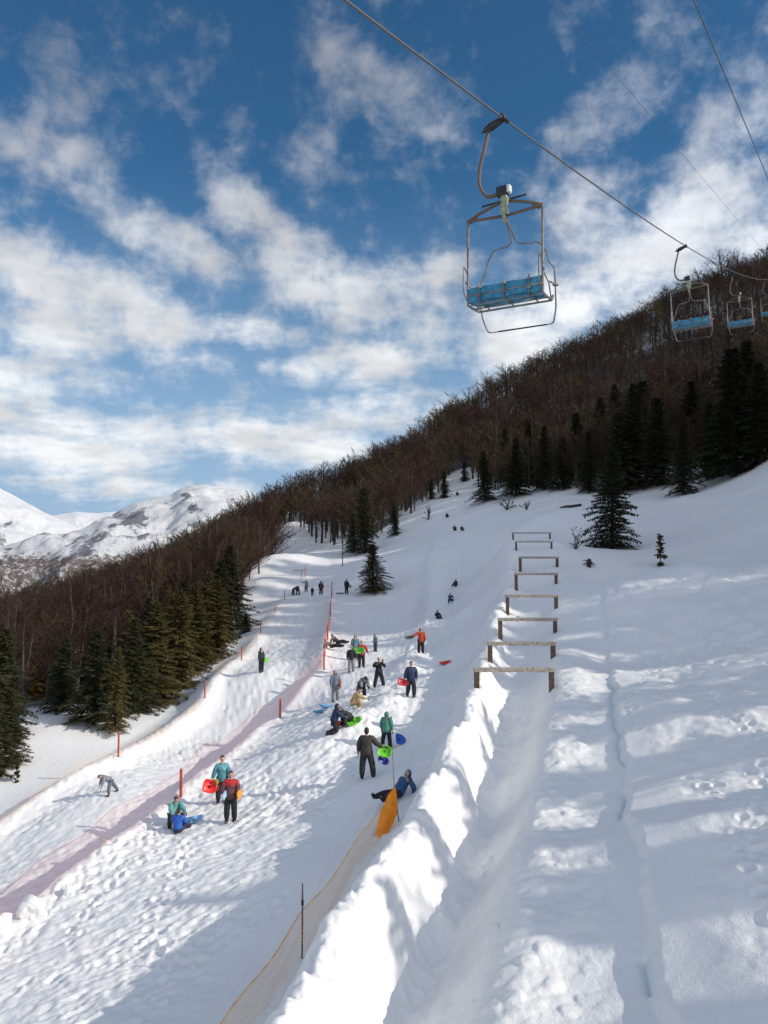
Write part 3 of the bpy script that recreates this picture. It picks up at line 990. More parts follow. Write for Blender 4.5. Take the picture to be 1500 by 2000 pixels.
CON_PX = [  # px, base py, top py, width factor, kind, label
    (1195, 1073, 868, 1.2, 'dark', 'broad spruce standing alone on the snow right of the wooden barriers'),
    (1232, 955, 742, 1.0, 'dark', None), (1150, 962, 838, 1.05, 'dark', None), (1100, 956, 850, 1.0, 'dark', None), (1062, 957, 828, 1.0, 'dark', None),
    (1008, 970, 850, 1.15, 'dark', None), (948, 979, 878, 1.1, 'dark', 'leftmost dark spruce of the row above the wooden barriers'), (1285, 950, 770, 1.0, 'dark', None),
    (1335, 966, 822, 1.05, 'dark', None), (1432, 932, 668, 1.2, 'dark', 'tallest dark spruce near the right edge below the last chairs'), (1488, 905, 700, 1.2, 'dark', 'dark spruce cut by the right edge of the picture'),
    (1392, 935, 780, 1.0, 'dark', None), (1180, 968, 880, .9, 'dark', None), (1215, 962, 800, 1.0, 'dark', None), (1350, 905, 740, 1.0, 'dark', None),
    (1030, 948, 815, 1.0, 'dark', None), (1130, 940, 800, 1.0, 'dark', None),
    (1170, 925, 770, .9, 'dark', None), (1258, 915, 735, .9, 'dark', None), (1455, 885, 655, 1.0, 'dark', None), (1200, 900, 745, .9, 'dark', None),
    (985, 940, 830, .9, 'dark', None), 
    (843, 975, 934, 1.0, 'dark', 'left one of the two small dark spruces at the top of the sledging chute'),
    (868, 972, 918, 1.0, 'dark', 'right one of the two small dark spruces at the top of the sledging chute'),
    (907, 940, 900, 1.1, 'dark', 'small spruce on the snow just above the highest sledger'),
    (729, 1157, 1060, 1.6, 'olive', 'small bushy spruce standing alone on the snow above the sledgers in the middle'),
    (712, 1080, 950, 1.0, 'dark', 'dark spruce in the bare wood behind the small bushy one'), (690, 1078, 1000, .9, 'dark', None), (772, 1045, 985, 1.0, 'dark', None),
    (452, 1232, 1062, 1.2, 'dark', 'large dark spruce at the top corner of the left wood beside the piste'), (481, 1236, 1196, 1.6, 'dark', 'low round spruce bush beside the upper left piste'),
    (420, 1288, 1128, 1.0, 'olive', None), (382, 1312, 1138, 1.0, 'olive', None), (348, 1345, 1150, 1.0, 'olive', None), (305, 1372, 1172, 1.0, 'olive', None),
    (262, 1392, 1205, 1.0, 'dark', None), (224, 1426, 1262, .75, 'olive', 'slim young spruce at the front of the left wood above a red post'), (182, 1412, 1228, 1.0, 'dark', None), (122, 1388, 1240, 1.0, 'dark', None),
    (75, 1362, 1212, .9, 'orange', 'orange-tinged spruce standing in the gap at the left'), (22, 1492, 1345, .9, 'dark', 'spruce at the left edge, nearest of the left wood'), (-22, 1520, 1300, .9, 'dark', None),
    (8, 1440, 1225, 1.0, 'dark', None), (402, 1275, 1115, 1.0, 'olive', None), (332, 1330, 1158, 1.0, 'olive', None), (205, 1345, 1195, 1.0, 'dark', None), (155, 1335, 1225, .9, 'dark', None), (285, 1345, 1165, 1.0, 'dark', None),
    (437, 1255, 1090, 1.0, 'dark', None), (365, 1290, 1130, 1.0, 'dark', None), (242, 1360, 1190, 1.0, 'olive', None), (318, 1300, 1140, .9, 'olive', None),
]


def build_trees():
    con = []
    for i in range(5):
        tr, cr = conifer(100 + i, 8.0, [1.9, 2.1, 1.75, 2.0, 1.85][i])
        con.append((tr.mesh('spruce_trunk', BARK_DARK), cr))
    crown = {}
    ORANGE = leafmat('needle_orange', (.12, .08, .018), (.22, .12, .03))
    for k, mm in (('dark', NEEDLE), ('olive', NEEDLE_OLIVE_LIT), ('orange', ORANGE)):
        crown[k] = [c[1].mesh('spruce_crown', mm) for c in con]
    ONS = 'first second third fourth fifth sixth seventh eighth ninth tenth eleventh twelfth thirteenth fourteenth fifteenth sixteenth seventeenth eighteenth nineteenth twentieth twenty-first twenty-second twenty-third twenty-fourth twenty-fifth twenty-sixth'.split()

    def gk(px, kind): return 'r' if px > 900 else (('o' if kind != 'dark' else 'd') if px < 600 else 'm')
    rank = {}
    for key in 'rodm':
        for n_, c_ in enumerate(sorted(c for c in CON_PX if c[5] is None and gk(c[0], c[4]) == key)): rank[c_] = ONS[n_]
    spots = []
    for i, (px, pb, pt, wf, kind, lab) in enumerate(CON_PX):
        g = hit(px, pb)
        if g is None: g = P(px, pb, 90)
        h = (pb - pt) / F * g.y
        root = empty('spruce_tree', (g.x, g.y, g.z - .1), rnd.uniform(0, 6.28))
        s = h / 8.0
        ww = wf * (1.18 if px > 600 else 1.28) * rnd.uniform(.88, 1.12)
        root.scale = (s * ww, s * ww, s)
        root.rotation_euler = (R(rnd.uniform(-2.5, 2.5)), R(rnd.uniform(-2.5, 2.5)), rnd.uniform(0, 6.28))
        v = i % 5
        t_ = link_mesh('trunk', con[v][0], root)
        c_ = link_mesh('crown', crown[kind][v], root)
        if lab: tag(root, lab, 'tree')
        else:
            right = px > 900
            ro = rank[CON_PX[i]]
            tag(root, (ro + ' from the left of the dark spruces crowding the upper edge of the snow') if right else (ro + ' from the left of the brownish green spruces fronting the left wood' if kind != 'dark' else ro + ' from the left of the dark green spruces fronting the left wood') if px < 600 else ro + ' from the left of two dark spruces among bare trees above the middle slope', 'tree',
                'spruces along the upper edge of the snow' if right else ('brownish spruces of the left wood' if kind != 'dark' else 'dark spruces of the left wood') if px < 600 else 'spruces among the bare trees')
        spots.append((g.x, g.y, h * .16))
    # tiny spruce at the far left and the sapling on the right slope
    for (px, pb, pt, wf, lab, sd_) in ((33, 1528, 1486, .8, 'tiny sparse spruce sapling in the snow at the left edge', 1),
                                       (1290, 1104, 1040, .9, 'thin bare-topped spruce sapling sticking out of the right snow slope', 2)):
        g = hit(px, pb)
        h = (pb - pt) / F * g.y
        tr, cr = conifer(300 + sd_, 1.6, .30, .075, .30)
        root = empty('spruce_sapling', (g.x, g.y, g.z - .02))
        tr.build('trunk', BARK_DARK, root); cr.build('crown', NEEDLE_OLIVE_LIT if sd_ == 2 else NEEDLE, root)
        root.scale = (h / 1.6,) * 3
        # tuft of old branches at its foot
        tf = MB()
        for k in range(240):
            a = rnd.uniform(0, 6.28); e = rnd.uniform(-.2, 1.3)
            d = Vector((math.cos(a) * math.cos(e), math.sin(a) * math.cos(e), math.sin(e)))
            c0 = d * .03; c1 = d * rnd.uniform(.16, .27)
            w = d.cross(Vector((rnd.uniform(-1, 1), rnd.uniform(-1, 1), .3))).normalized() * .02
            tf.add([c0 - w, c0 + w, c1], [(0, 1, 2)])
        tf.build('base_tuft', NEEDLE_OLIVE_LIT if sd_ == 2 else NEEDLE, root)
        tag(root, lab, 'sapling')
    # bare trees
    W = wood_points()
    sp = np.array(spots)
    d2 = np.min(np.hypot(W[:, 0:1] - sp[None, :, 0], W[:, 1:2] - sp[None, :, 1]) - sp[None, :, 2], 1)
    W = W[d2 > .8]
    az = np.degrees(np.arctan2(W[:, 0], W[:, 1])); r = np.hypot(W[:, 0], W[:, 1])
    # visibility of the treetop over the ground
    vis = np.abs(az) < 28
    tt = np.linspace(.15, .97, 40)
    for k in np.where(vis)[0]:
        xs, ys = W[k, 0] * tt, W[k, 1] * tt
        if np.any(VIS_H(xs, ys) > (W[k, 2] + 9) * tt): vis[k] = False
    offs = (az > 28) & (r < 115)
    keep = vis | offs | ((np.abs(az) >= 28) & (r < 200))
    W = W[keep]; vis = vis[keep]; r = r[keep]; az = az[keep]
    rd = np.random.RandomState(3)
    Hh = rd.uniform(5.6, 10.2, len(W)) * np.where(az > 28, .85, 1.0) * (1 + .35 * fbm(W[:, 0] / 9, W[:, 1] / 9, 2, 71) + .30 * (rd.rand(len(W)) > .93))
    Hh = np.where(az < -6, np.clip(Hh, 0, 9.5) * np.interp(az, [-24, -19, -13, -7], [.84, .88, 1.1, 1.15]), Hh)
    # ordering: the individuals are the nearest ones in view
    order = np.argsort(np.where(vis, r, 1e6))
    ind = order[:290]; rest = order[290:]
    protos = []
    for i in range(7):
        tr, cr = bare_tree(500 + i)
        protos.append((tr.mesh('bare_trunk', BARK), cr.mesh('bare_crown', TWIG if i not in (3,) else TWIG_OLIVE)))
    for k in ind:
        x, y, z = W[k, :3]
        root = empty('bare_tree', (x, y, z - .1), rd.uniform(0, 6.28))
        s = Hh[k] / 8
        root.scale = (s * rd.uniform(.9, 1.15), s * rd.uniform(.9, 1.15), s)
        v = rd.randint(7)
        link_mesh('trunk', protos[v][0], root); link_mesh('crown', protos[v][1], root)
        if x < -3 and az[k] < -2:
            tag(root, 'leafless brown tree of the wood left of the pistes', 'tree', 'bare trees of the left wood')
        else:
            tag(root, 'leafless brown tree on the wooded hillside above the snow', 'tree', 'bare trees on the hillside')
    # the rest of the wood in one mesh
    lite = []
    for i in range(6):
        tr, cr = bare_tree(700 + i, fine=False)
        b = MB(); b.add(tr.v, tr.f, 0); b.add(cr.v, cr.f, 1 if i % 3 else 2)
        v = np.array([tuple(p) for p in b.v]); tri = []; mi = []
        for f_, m_ in zip(b.f, b.m):
            for q in range(1, len(f_) - 1):
                tri.append((f_[0], f_[q], f_[q + 1])); mi.append(m_)
        lite.append((v, np.array(tri), np.array(mi)))
    VV, FF, MM = [], [], []
    off = 0
    for k in rest:
        v, t3, mi = lite[rd.randint(6)]
        a = rd.uniform(0, 6.28); s = Hh[k] / 8; w = s * rd.uniform(1.1, 1.5)
        c, sn = math.cos(a) * w, math.sin(a) * w
        q = np.empty_like(v)
        q[:, 0] = v[:, 0] * c - v[:, 1] * sn + W[k, 0]; q[:, 1] = v[:, 0] * sn + v[:, 1] * c + W[k, 1]; q[:, 2] = v[:, 2] * s + W[k, 2] - .1
        VV.append(q); FF.append(t3 + off); MM.append(mi); off += len(v)
    # spruces of the bank beyond the lift line, to the right of the picture
    cl_ = []
    for i in range(3):
        tr, cr = conifer(900 + i, 8.0, 2.3, .55)
        b = MB(); b.add(tr.v, tr.f, 0); b.add(cr.v, cr.f, 3)
        v = np.array([tuple(p) for p in b.v]); tri = []; mi = []
        for f_, m_ in zip(b.f, b.m):
            for q in range(1, len(f_) - 1):
                tri.append((f_[0], f_[q], f_[q + 1])); mi.append(m_)
        cl_.append((v, np.array(tri), np.array(mi)))
    for j in range(len(BANK)):
        x, y, h = BANK[j]
        v, t3, mi = cl_[j % 3]
        a = rd.uniform(0, 6.28); s = h / 8; w = s * rd.uniform(.95, 1.2)
        c, sn = math.cos(a) * w, math.sin(a) * w
        q = np.empty_like(v)
        q[:, 0] = v[:, 0] * c - v[:, 1] * sn + x; q[:, 1] = v[:, 0] * sn + v[:, 1] * c + y; q[:, 2] = v[:, 2] * s + ground(x, y) - .1
        VV.append(q); FF.append(t3 + off); MM.append(mi); off += len(v)
    me = np_mesh('woodland', np.concatenate(VV), np.concatenate(FF), [BARK_DARK, TWIG, TWIG_OLIVE, NEEDLE])
    me.polygons.foreach_set('material_index', np.concatenate(MM).astype(np.int32))
    o = link_mesh('woodland', me)
    tag(o, 'dense brown leafless wood covering the hillside up to its crest', 'woodland', kind='stuff')
    print('trees', len(ind), len(rest), off)


_vg = None


def VIS_H(xs, ys):
    global _vg
    if _vg is None:
        g = np.arange(-260, 340, 3.0)
        X, Y = np.meshgrid(g, g)
        _vg = macro_h(X, Y)
    i = np.clip(((np.asarray(xs) + 260) / 3).astype(int), 0, _vg.shape[1] - 1)
    j = np.clip(((np.asarray(ys) + 260) / 3).astype(int), 0, _vg.shape[0] - 1)
    return _vg[j, i]


BANK = []
_rb = random.Random(21)
for y in range(-14, 132, 4):
    for row in range(3 if y < 46 else 4):
        if _rb.random() < .12: continue
        BANK.append((.58 * y + 13.5 + row * 4.2 + _rb.uniform(-1.8, 1.8), y + _rb.uniform(-2, 2), _rb.uniform(6.2, 9.3) + row * .5 + (0 if y < 34 else 2.0 if y < 50 else 5.0)))
build_trees()


# ------------------------------------------------------------------ wooden barriers
WOOD = mat('weathered_wood', (.105, .068, .047), .85, var=.4, vscale=9, bump=.5, bscale=30)
WOOD_TOP = mat('grey_rail_wood', (.36, .31, .26), .8, var=.3, vscale=7, bump=.4, bscale=25)
BAR = [(928, 1080, 1308, 1352, 1346, 31.6), (954, 1083, 1257, 1291, 1282, 37), (974, 1087, 1210, 1249, 1236, 42.5), (988, 1089, 1164, 1199, 1189, 47.5),
       (1005, 1089, 1121, 1151, 1140, 57), (1013, 1091, 1089, 1115, 1109, 61.5), (1005, 1080, 1058, 1073, 1071, 66), (999, 1077, 1041, 1053, 1052, 70)]
ORD = ['first (nearest and widest)', 'second', 'third', 'fourth', 'fifth', 'sixth', 'seventh', 'eighth (farthest and highest)']
for i, (xl, xr, yt, bl, br, d) in enumerate(BAR):
    a, b = P(xl + 3, yt, d), P(xr - 3, yt, d)
    root = empty('wooden_barrier', (a.x, a.y, ground(a.x, a.y)))
    o0 = Vector(root.location)
    dr = (b - a).normalized()
    M = dr.to_track_quat('X', 'Z').to_matrix()
    s = 1.0 if i < 6 else .7
    rail = MB(); mid = (a + b) / 2 - o0
    rail.box(mid, ((b - a).length + .26, .24 * s, .17 * s), M)
    rail.build('rail', WOOD_TOP, root, bevel=.02)
    for q, yb in ((a, bl), (b, br)):
        zb = P(0, yb, d).z - .35
        pm = MB()
        zt = q.z - .087 * s
        pm.box(Vector((q.x, q.y, (zt + zb) / 2)) - o0, (.21 * s, .19 * s, zt - zb), Matrix.Rotation(rnd.uniform(-.1, .1), 3, 'Z'))
        pm.build('post', WOOD, root, bevel=.015)
    tag(root, ORD[i] + ' wooden barrier up the slope, two brown posts under a grey rail', 'barrier', 'wooden barriers in a row up the slope')

# ------------------------------------------------------------------ chairlift
STEEL = mat('galvanised_steel', (.21, .20, .19), .6, metal=.25, var=.3, vscale=9)
RUST = mat('rusty_steel', (.12, .10, .09), .7, metal=.15, col2=(.15, .105, .075), vscale=4)
DARKST = mat('dark_steel', (.035, .035, .04), .5, metal=.4, var=.3, vscale=20)
CASTG = mat('pale_green_casting', (.30, .33, .22), .55, metal=.2, var=.25, vscale=18)
WHITEP = mat('white_block', (.7, .7, .68), .5)
SLAT = mat('blue_slat', (.026, .21, .35), .5, var=.3, vscale=10, bump=.15)
CABLE = mat('steel_rope', (.12, .12, .125), .6, metal=.2)
CR = [(985, 233, 10.9), (1340, 481, 24.7), (1443, 534, 38.4)]
CP = [P(*c) for c in CR]


def cable_pt(d):
    x = CP[0].x + (CP[1].x - CP[0].x) * (d - CP[0].y) / (CP[1].y - CP[0].y)
    # quadratic sag through the three grips
    (d0, z0), (d1, z1), (d2, z2) = [(p.y, p.z) for p in CP]
    z = z0 * (d - d1) * (d - d2) / ((d0 - d1) * (d0 - d2)) + z1 * (d - d0) * (d - d2) / ((d1 - d0) * (d1 - d2)) + z2 * (d - d0) * (d - d1) / ((d2 - d0) * (d2 - d1))
    return Vector((x, d, z))


# keep the third grip on the same straight plan line
c = MB()
c.tube([cable_pt(d) for d in np.arange(-14, 120, 2.0)], .0155, 8)
tag(c.build('lift_cable', CABLE, smooth=True), 'thick steel cable that carries the empty lift chairs', 'cable')
LD = (CP[1] - CP[0]); LD.z = 0; LD.normalize()
for (px, py, d, r, lab) in ((1355, 0, 12.0, .0125, 'steel cable crossing the top right corner, right of the chair cable'), (1080, 0, 13.0, .0052, 'thin faint wire high in the sky between the two thick cables')):
    p0 = P(px, py, d)
    sl = LD + Vector((0, 0, .262))
    c = MB()
    c.tube([p0 + sl * t + Vector((0, 0, -.0004 * t * (60 - t) * .0)) for t in np.arange(-22, 130, 4.0)], r, 6)
    tag(c.build('lift_cable', CABLE, smooth=True), lab, 'cable')


def fillet(pts, r=.06, n=3):
    pts = [Vector(p) for p in pts]
    out = [pts[0]]
    for i in range(1, len(pts) - 1):
        a, b, c_ = pts[i - 1], pts[i], pts[i + 1]
        ra = min(r, (a - b).length * .45); rc = min(r, (c_ - b).length * .45)
        A = b + (a - b).normalized() * ra; C = b + (c_ - b).normalized() * rc
        for k in range(n + 1):
            t = k / n
            out.append(A * (1 - t) ** 2 + b * 2 * t * (1 - t) + C * t * t)
    out.append(pts[-1])
    return out


def make_chair():
    root = empty('lift_chair', (0, 0, 0))
    hw = .575
    g = MB()                                                  # grip clamped on the cable, arm reaching to the left
    g.tube([(.03, -.02, .005), (-.08, -.01, -.015), (-.2, 0, -.05), (-.31, 0, -.085)], [.035, .05, .06, .04], 8)
    g.tube([(0, -.12, 0.0), (0, .12, 0.025)], .035, 8)
    g.tube([(-.31, 0, -.085), (-.36, 0, -.10)], .012, 6)
    g.build('grip', DARKST, root, smooth=True)
    h = MB()
    h.tube(fillet([(-.235, 0, -.08), (-.40, 0, -.60), (-.40, 0, -.84), (-.27, 0, -1.03), (-.02, 0, -.985)], .16, 6), .026, 10)
    h.build('hanger', RUST, root, smooth=True)
    k = MB()
    k.box((-.03, 0, -.985), (.17, .12, .13)); k.build('hinge', DARKST, root, bevel=.02)
    k = MB(); k.box((.075, 0, -.97), (.05, .10, .10)); k.build('hinge_cap', WHITEP, root, bevel=.01)
    k = MB(); k.tube([(-.36, .02, -1.115), (.33, .02, -1.085)], .014, 8); k.build('damper_bar', DARKST, root, smooth=True)
    nk = MB()
    nk.box((0, 0, -1.17), (.09, .08, .25)); nk.box((.045, -.02, -1.20), (.05, .05, .22)); nk.box((-.045, .02, -1.22), (.03, .06, .16)); nk.box((.0, 0, -1.33), (.055, .055, .14))
    nk.build('neck', CASTG, root, bevel=.008)
    fr = MB()
    for s in (-1, 1):
        fr.tube([(s * .05, 0, -1.12), (s * .40, 0, -1.215), (s * hw, 0, -1.28)], .021, 8)
        fr.tube([(0, .02, -1.31), (s * .3, .01, -1.297), (s * hw, 0, -1.285)], .021, 8)
        fr.add([(s * hw, -.004, -1.265), (s * .42, -.004, -1.225), (s * .42, -.004, -1.305)], [(0, 1, 2)])
        fr.tube([(s * (hw - .07), 0, -1.33), (s * hw, 0, -1.285)], .012, 6)
    fr.build('top_frame', RUST, root, smooth=True)
    for s in (-1, 1):
        sb = MB(); sb.tube(fillet([(s * hw, 0, -1.27), (s * hw, 0, -2.44), (s * hw, .42, -2.40), (s * hw, .47, -2.33)], .05), .020, 8)
        sb.build('side_bar', STEEL, root, smooth=True)
        ar = MB()
        ar.tube(fillet([(s * hw, 0.0, -2.02), (s * (hw + .0), -.17, -1.93), (s * (hw + .0), -.17, -2.27), (s * hw, -.06, -2.36), (s * hw, .0, -2.36)], .05), .0105, 6)
        ar.tube([(s * hw, 0, -2.12), (s * hw, .28, -2.22), (s * hw, .38, -2.40)], .0105, 6)
        ar.tube([(s * hw, -.02, -2.12), (s * (hw + .03), -.02, -2.12)], .02, 6)
        ar.build('armrest', STEEL, root, smooth=True)
    sf = MB()
    for y, z in ((0, -2.445), (.03, -2.38), (.22, -2.425), (.42, -2.405)):
        sf.tube([(-hw, y, z), (hw, y, z)], .014, 6)
    sf.tube([(-hw, -.02, -2.30), (hw, -.02, -2.30)], .011, 6)
    for x in (-.38, 0, .38):
        sf.tube([(x, -.035, -2.16), (x, -.03, -2.38), (x, .02, -2.42), (x, .44, -2.40)], .010, 6)
    for x in (-.38, 0, .38):
        for (y, z) in ((-.045, -2.22), (-.045, -2.33), (.1, -2.435), (.36, -2.43)):
            sf.tube([(x - .03, y, z), (x + .03, y, z)], .017, 6)
    sf.build('seat_frame', STEEL, root, smooth=True)
    # slats, slightly warped
    for (y, z, w, vert) in ((-.005, -2.245, .09, 1), (-.005, -2.345, .08, 1)):
        b = MB()
        vs, fs = [], []
        n = 12
        for i in range(n + 1):
            x = -hw + .02 + (2 * hw - .04) * i / n
            dz = .006 * math.sin(i * 1.3 + z * 9)
            for (yy, zz) in ((y - .012, z - w / 2), (y + .012, z - w / 2), (y + .012, z + w / 2), (y - .012, z + w / 2)):
                vs.append((x, yy, zz + dz))
        for i in range(n):
            for j in range(4):
                fs.append((i * 4 + j, (i + 1) * 4 + j, (i + 1) * 4 + (j + 1) % 4, i * 4 + (j + 1) % 4))
        fs += [(0, 1, 2, 3), tuple(n * 4 + j for j in (3, 2, 1, 0))]
        b.add(vs, fs); b.build('backrest_slat', SLAT, root)
    for q, y in enumerate((.06, .165, .27)):
        b = MB(); vs, fs = [], []
        n = 14; w = .096
        for i in range(n + 1):
            x = -hw + .02 + (2 * hw - .04) * i / n
            dz = .008 * math.sin(i * 1.1 + q) + (.012 * math.sin(i * .8 + 1) if q == 2 else 0)
            z = -2.40 + .03 * (y / .5)
            for (yy, zz) in ((y - w / 2, z), (y + w / 2, z), (y + w / 2, z + .024), (y - w / 2, z + .024)):
                vs.append((x, yy, zz + dz))
        for i in range(n):
            for j in range(4):
                fs.append((i * 4 + j, i * 4 + (j + 1) % 4, (i + 1) * 4 + (j + 1) % 4, (i + 1) * 4 + j))
        fs += [(3, 2, 1, 0), tuple(n * 4 + j for j in (0, 1, 2, 3))]
        b.add(vs, fs); b.build('seat_slat', SLAT, root)
    # safety bar with foot rest
    sb = MB()
    for s in (-1, 1):
        sb.tube(fillet([(s * .012, .05, -1.34), (s * .03, .38, -1.55), (s * .09, .42, -1.60), (s * .36, .46, -1.61), (s * .47, .50, -1.76), (s * .50, .52, -1.92), (s * .58, .53, -2.02), (s * .60, .50, -2.30)], .04), .0125, 8)
    sb.build('safety_bar', STEEL, root, smooth=True)
    pv = MB()
    for s in (-1, 1):
        pv.tube([(s * hw, .30, -2.30), (s * .61, .50, -2.29)], .013, 6); pv.tube([(s * .57, .48, -2.29), (s * .64, .52, -2.29)], .025, 8)
    pv.build('pivot', STEEL, root, smooth=True)
    fo = MB()
    fo.tube(fillet([(-.60, .50, -2.30), (-.585, .58, -2.62), (-.52, .66, -2.86), (.52, .66, -2.86), (.585, .58, -2.62), (.60, .50, -2.30)], .07, 5), .0125, 8)
    fo.build('foot_rest', STEEL, root, smooth=True)
    gr = MB(); gr.tube([(-.36, .66, -2.86), (.42, .66, -2.86)], .019, 8); gr.build('foot_rest_grip', DARKST, root, smooth=True)
    # stretch the hanger, the side bars and the foot rest to the lengths of the real chair
    for ch in root.children:
        low = ch.name.split('.')[0] in ('safety_bar', 'pivot', 'foot_rest', 'foot_rest_grip')
        for v in ch.data.vertices:
            v.co.z = float(np.interp(v.co.z, [-2.86, -2.30, -1.3, 0, 1], [-2.96, -2.44, -1.44, 0, 1]) if low else np.interp(v.co.z, [-2.86, -2.42, -1.3, 0, 1], [-2.95, -2.70, -1.44, 0, 1]))
    return root


def copy_tree(o, parent=None):
    c_ = o.copy(); col.objects.link(c_)
    if parent is not None: c_.parent = parent
    for ch in o.children: copy_tree(ch, c_)
    return c_


ch0 = make_chair()
CHL = ['nearest empty lift chair with blue slats, seen from below against the sky', 'second empty lift chair with blue slats, its seat in front of the wooded crest',
       'third empty lift chair, smaller, low over the dark hillside near the right edge', 'farthest lift chair, cut off by the right edge of the picture']
for i, d in enumerate((10.9, 24.7, 38.4, 57.0)):
    o = ch0 if i == 0 else copy_tree(ch0)
    q = cable_pt(d)
    o.location = q
    o.rotation_euler = (R([0, 0, 0, 0][i]), R([.6, -2, -1, -1][i]), R(-30 + [0, 2, -1, 1][i]))
    tag(o, CHL[i], 'lift chair', 'empty chairs on the lift cable')

# ------------------------------------------------------------------ nets, posts, flag
REDP = mat('red_post', (.42, .055, .025), .5, var=.25, vscale=8)
ORGP = mat('orange_cloth', (1.0, .30, .006), .7, var=.12, vscale=5, bump=.3, bscale=18)
POLE = mat('thin_pole', (.11, .08, .07), .6, var=.4, vscale=5)


def net_mat(name, color, cover, cells=12):
    """woven safety netting: coloured cords with open meshes between them"""
    m = bpy.data.materials.new(name); m.use_nodes = True
    t = m.node_tree; L = t.links; t.nodes.clear()
    out = N(t, 'ShaderNodeOutputMaterial')
    df = N(t, 'ShaderNodeBsdfDiffuse', i_Color=(*color, 1)); tl = N(t, 'ShaderNodeBsdfTranslucent', i_Color=(*color, 1))
    m1 = N(t, 'ShaderNodeMixShader', i_Fac=.4); L.new(df.outputs[0], m1.inputs[1]); L.new(tl.outputs[0], m1.inputs[2])
    tr = N(t, 'ShaderNodeBsdfTransparent')
    uv = N(t, 'ShaderNodeUVMap')
    sep = N(t, 'ShaderNodeSeparateXYZ'); L.new(uv.outputs[0], sep.inputs[0])
    a = mth(t, 'LESS_THAN', mth(t, 'FRACT', mth(t, 'MULTIPLY', sep.outputs[0], cells)), cover)
    b = mth(t, 'LESS_THAN', mth(t, 'FRACT', mth(t, 'MULTIPLY', sep.outputs[1], cells)), cover)
    g = mth(t, 'MAXIMUM', a, b)
    edge = mth(t, 'GREATER_THAN', sep.outputs[1], 10.0)
    g = mth(t, 'MAXIMUM', g, edge)
    m2 = N(t, 'ShaderNodeMixShader'); L.new(g, m2.inputs['Fac']); L.new(tr.outputs[0], m2.inputs[1]); L.new(m1.outputs[0], m2.inputs[2])
    L.new(m2.outputs[0], out.inputs['Surface'])
    return m


NETRED = net_mat('red_net', (.86, .22, .16), .06)
NETORG = net_mat('orange_net', (.85, .45, .16), .07)
NETYEL = net_mat('yellow_net', (.98, .50, .10), .12)
YCORD = mat('yellow_edge', (.90, .48, .12), .8, var=.2, vscale=3)


def dens_line(pts, step=.5):
    out = []
    for i in range(len(pts) - 1):
        a, b = Vector(pts[i][:2]), Vector(pts[i + 1][:2])
        n = max(1, int((b - a).length / step))
        for k in range(n): out.append(a.lerp(b, k / n))
    out.append(Vector(pts[-1][:2]))
    return out


def net(name, line, hgt, material, parent, o0, sagamp=.12, seed=1, low=0.0, top_cord=None):
    pts = dens_line(line, .4)
    X = np.array([p.x for p in pts]); Y = np.array([p.y for p in pts]); Z = macro_h(X, Y)
    rows = 5
    vs, fs, uv = [], [], []
    s = 0
    tops = []
    for i, p in enumerate(pts):
        if i: s += (pts[i] - pts[i - 1]).length
        hh = (hgt(i / (len(pts) - 1)) if callable(hgt) else hgt) * (1 - sagamp * (abs(math.sin(s * .55 + seed)) ** 2) - .06 * math.sin(s * 1.9 + seed))
        for r_ in range(rows + 1):
            f = r_ / rows
            off = .07 * math.sin(s * 1.3 + f * 3 + seed) * (1 - abs(2 * f - 1) * .5)
            v = Vector((p.x + off, p.y - off * .4, Z[i] + low + hh * f))
            vs.append(v - o0); uv.append((s, f * hh))
        tops.append(vs[-1])
    R1 = rows + 1
    for i in range(len(pts) - 1):
        for r_ in range(rows):
            fs.append((i * R1 + r_, (i + 1) * R1 + r_, (i + 1) * R1 + r_ + 1, i * R1 + r_ + 1))
    me = bpy.data.meshes.new(name); me.from_pydata([tuple(v) for v in vs], [], fs)
    ul = me.uv_layers.new(name='UVMap')
    for lp in me.loops: ul.data[lp.index].uv = uv[lp.vertex_index]
    me.materials.append(material)
    o = link_mesh(name, me, parent)
    if top_cord is not None:
        c_ = MB(); c_.tube(tops, top_cord[0], 5); c_.build('top_cord', top_cord[1], parent)
    return o


def post(px, pb, pt, r, m, name='post', parent=None, o0=Vector(), lean=0.0, d=None):
    g = hit(px, pb) if d is None else P(px, pb, d)
    h = (pb - pt) / F * g.y
    b = MB(); a = g - o0
    b.tube([a + Vector((0, 0, -.3)), a + Vector((lean * h * .5, 0, h * .5)), a + Vector((lean * h, 0, h))], [r, r, r * .9], 8)
    return b.build(name, m, parent, smooth=False), g, h


# middle net
o0 = Vector(MIDF[1])
fm = empty('safety_fence', o0)
tag(fm, 'pinkish red net fence with short red posts dividing the two pistes', 'fence')
net('net', MIDF[:7], lambda t: 1.05, NETRED, fm, o0, .12, 1, top_cord=(.005, REDP))
net('net', MIDF[6:], lambda t: 1.05, net_mat('far_red_net', (.85, .20, .10), .26), fm, o0, .12, 3, top_cord=(.012, REDP))
for (px, pb, pt) in ((353, 1557, 1504), (547, 1403, 1366), (633, 1310, 1273), (645, 1205, 1180), (648, 1165, 1136), (640, 1250, 1222)):
    post(px, pb, pt, .055 if px < 600 else .05, REDP, 'post', fm, o0)
# left net
o0 = Vector(LEFTF[1])
fl = empty('safety_fence', o0)
tag(fl, 'faint low orange net with red posts along the outer edge of the left piste', 'fence')
net('net', LEFTF, lambda t: .45 + .35 * t, NETORG, fl, o0, .3, 4)
for (px, pb, pt) in ((231, 1481, 1430), (400, 1367, 1329), (472, 1290, 1262), (509, 1238, 1214), (537, 1200, 1181), (556, 1172, 1153)):
    post(px, pb, pt, .045, REDP, 'post', fl, o0)
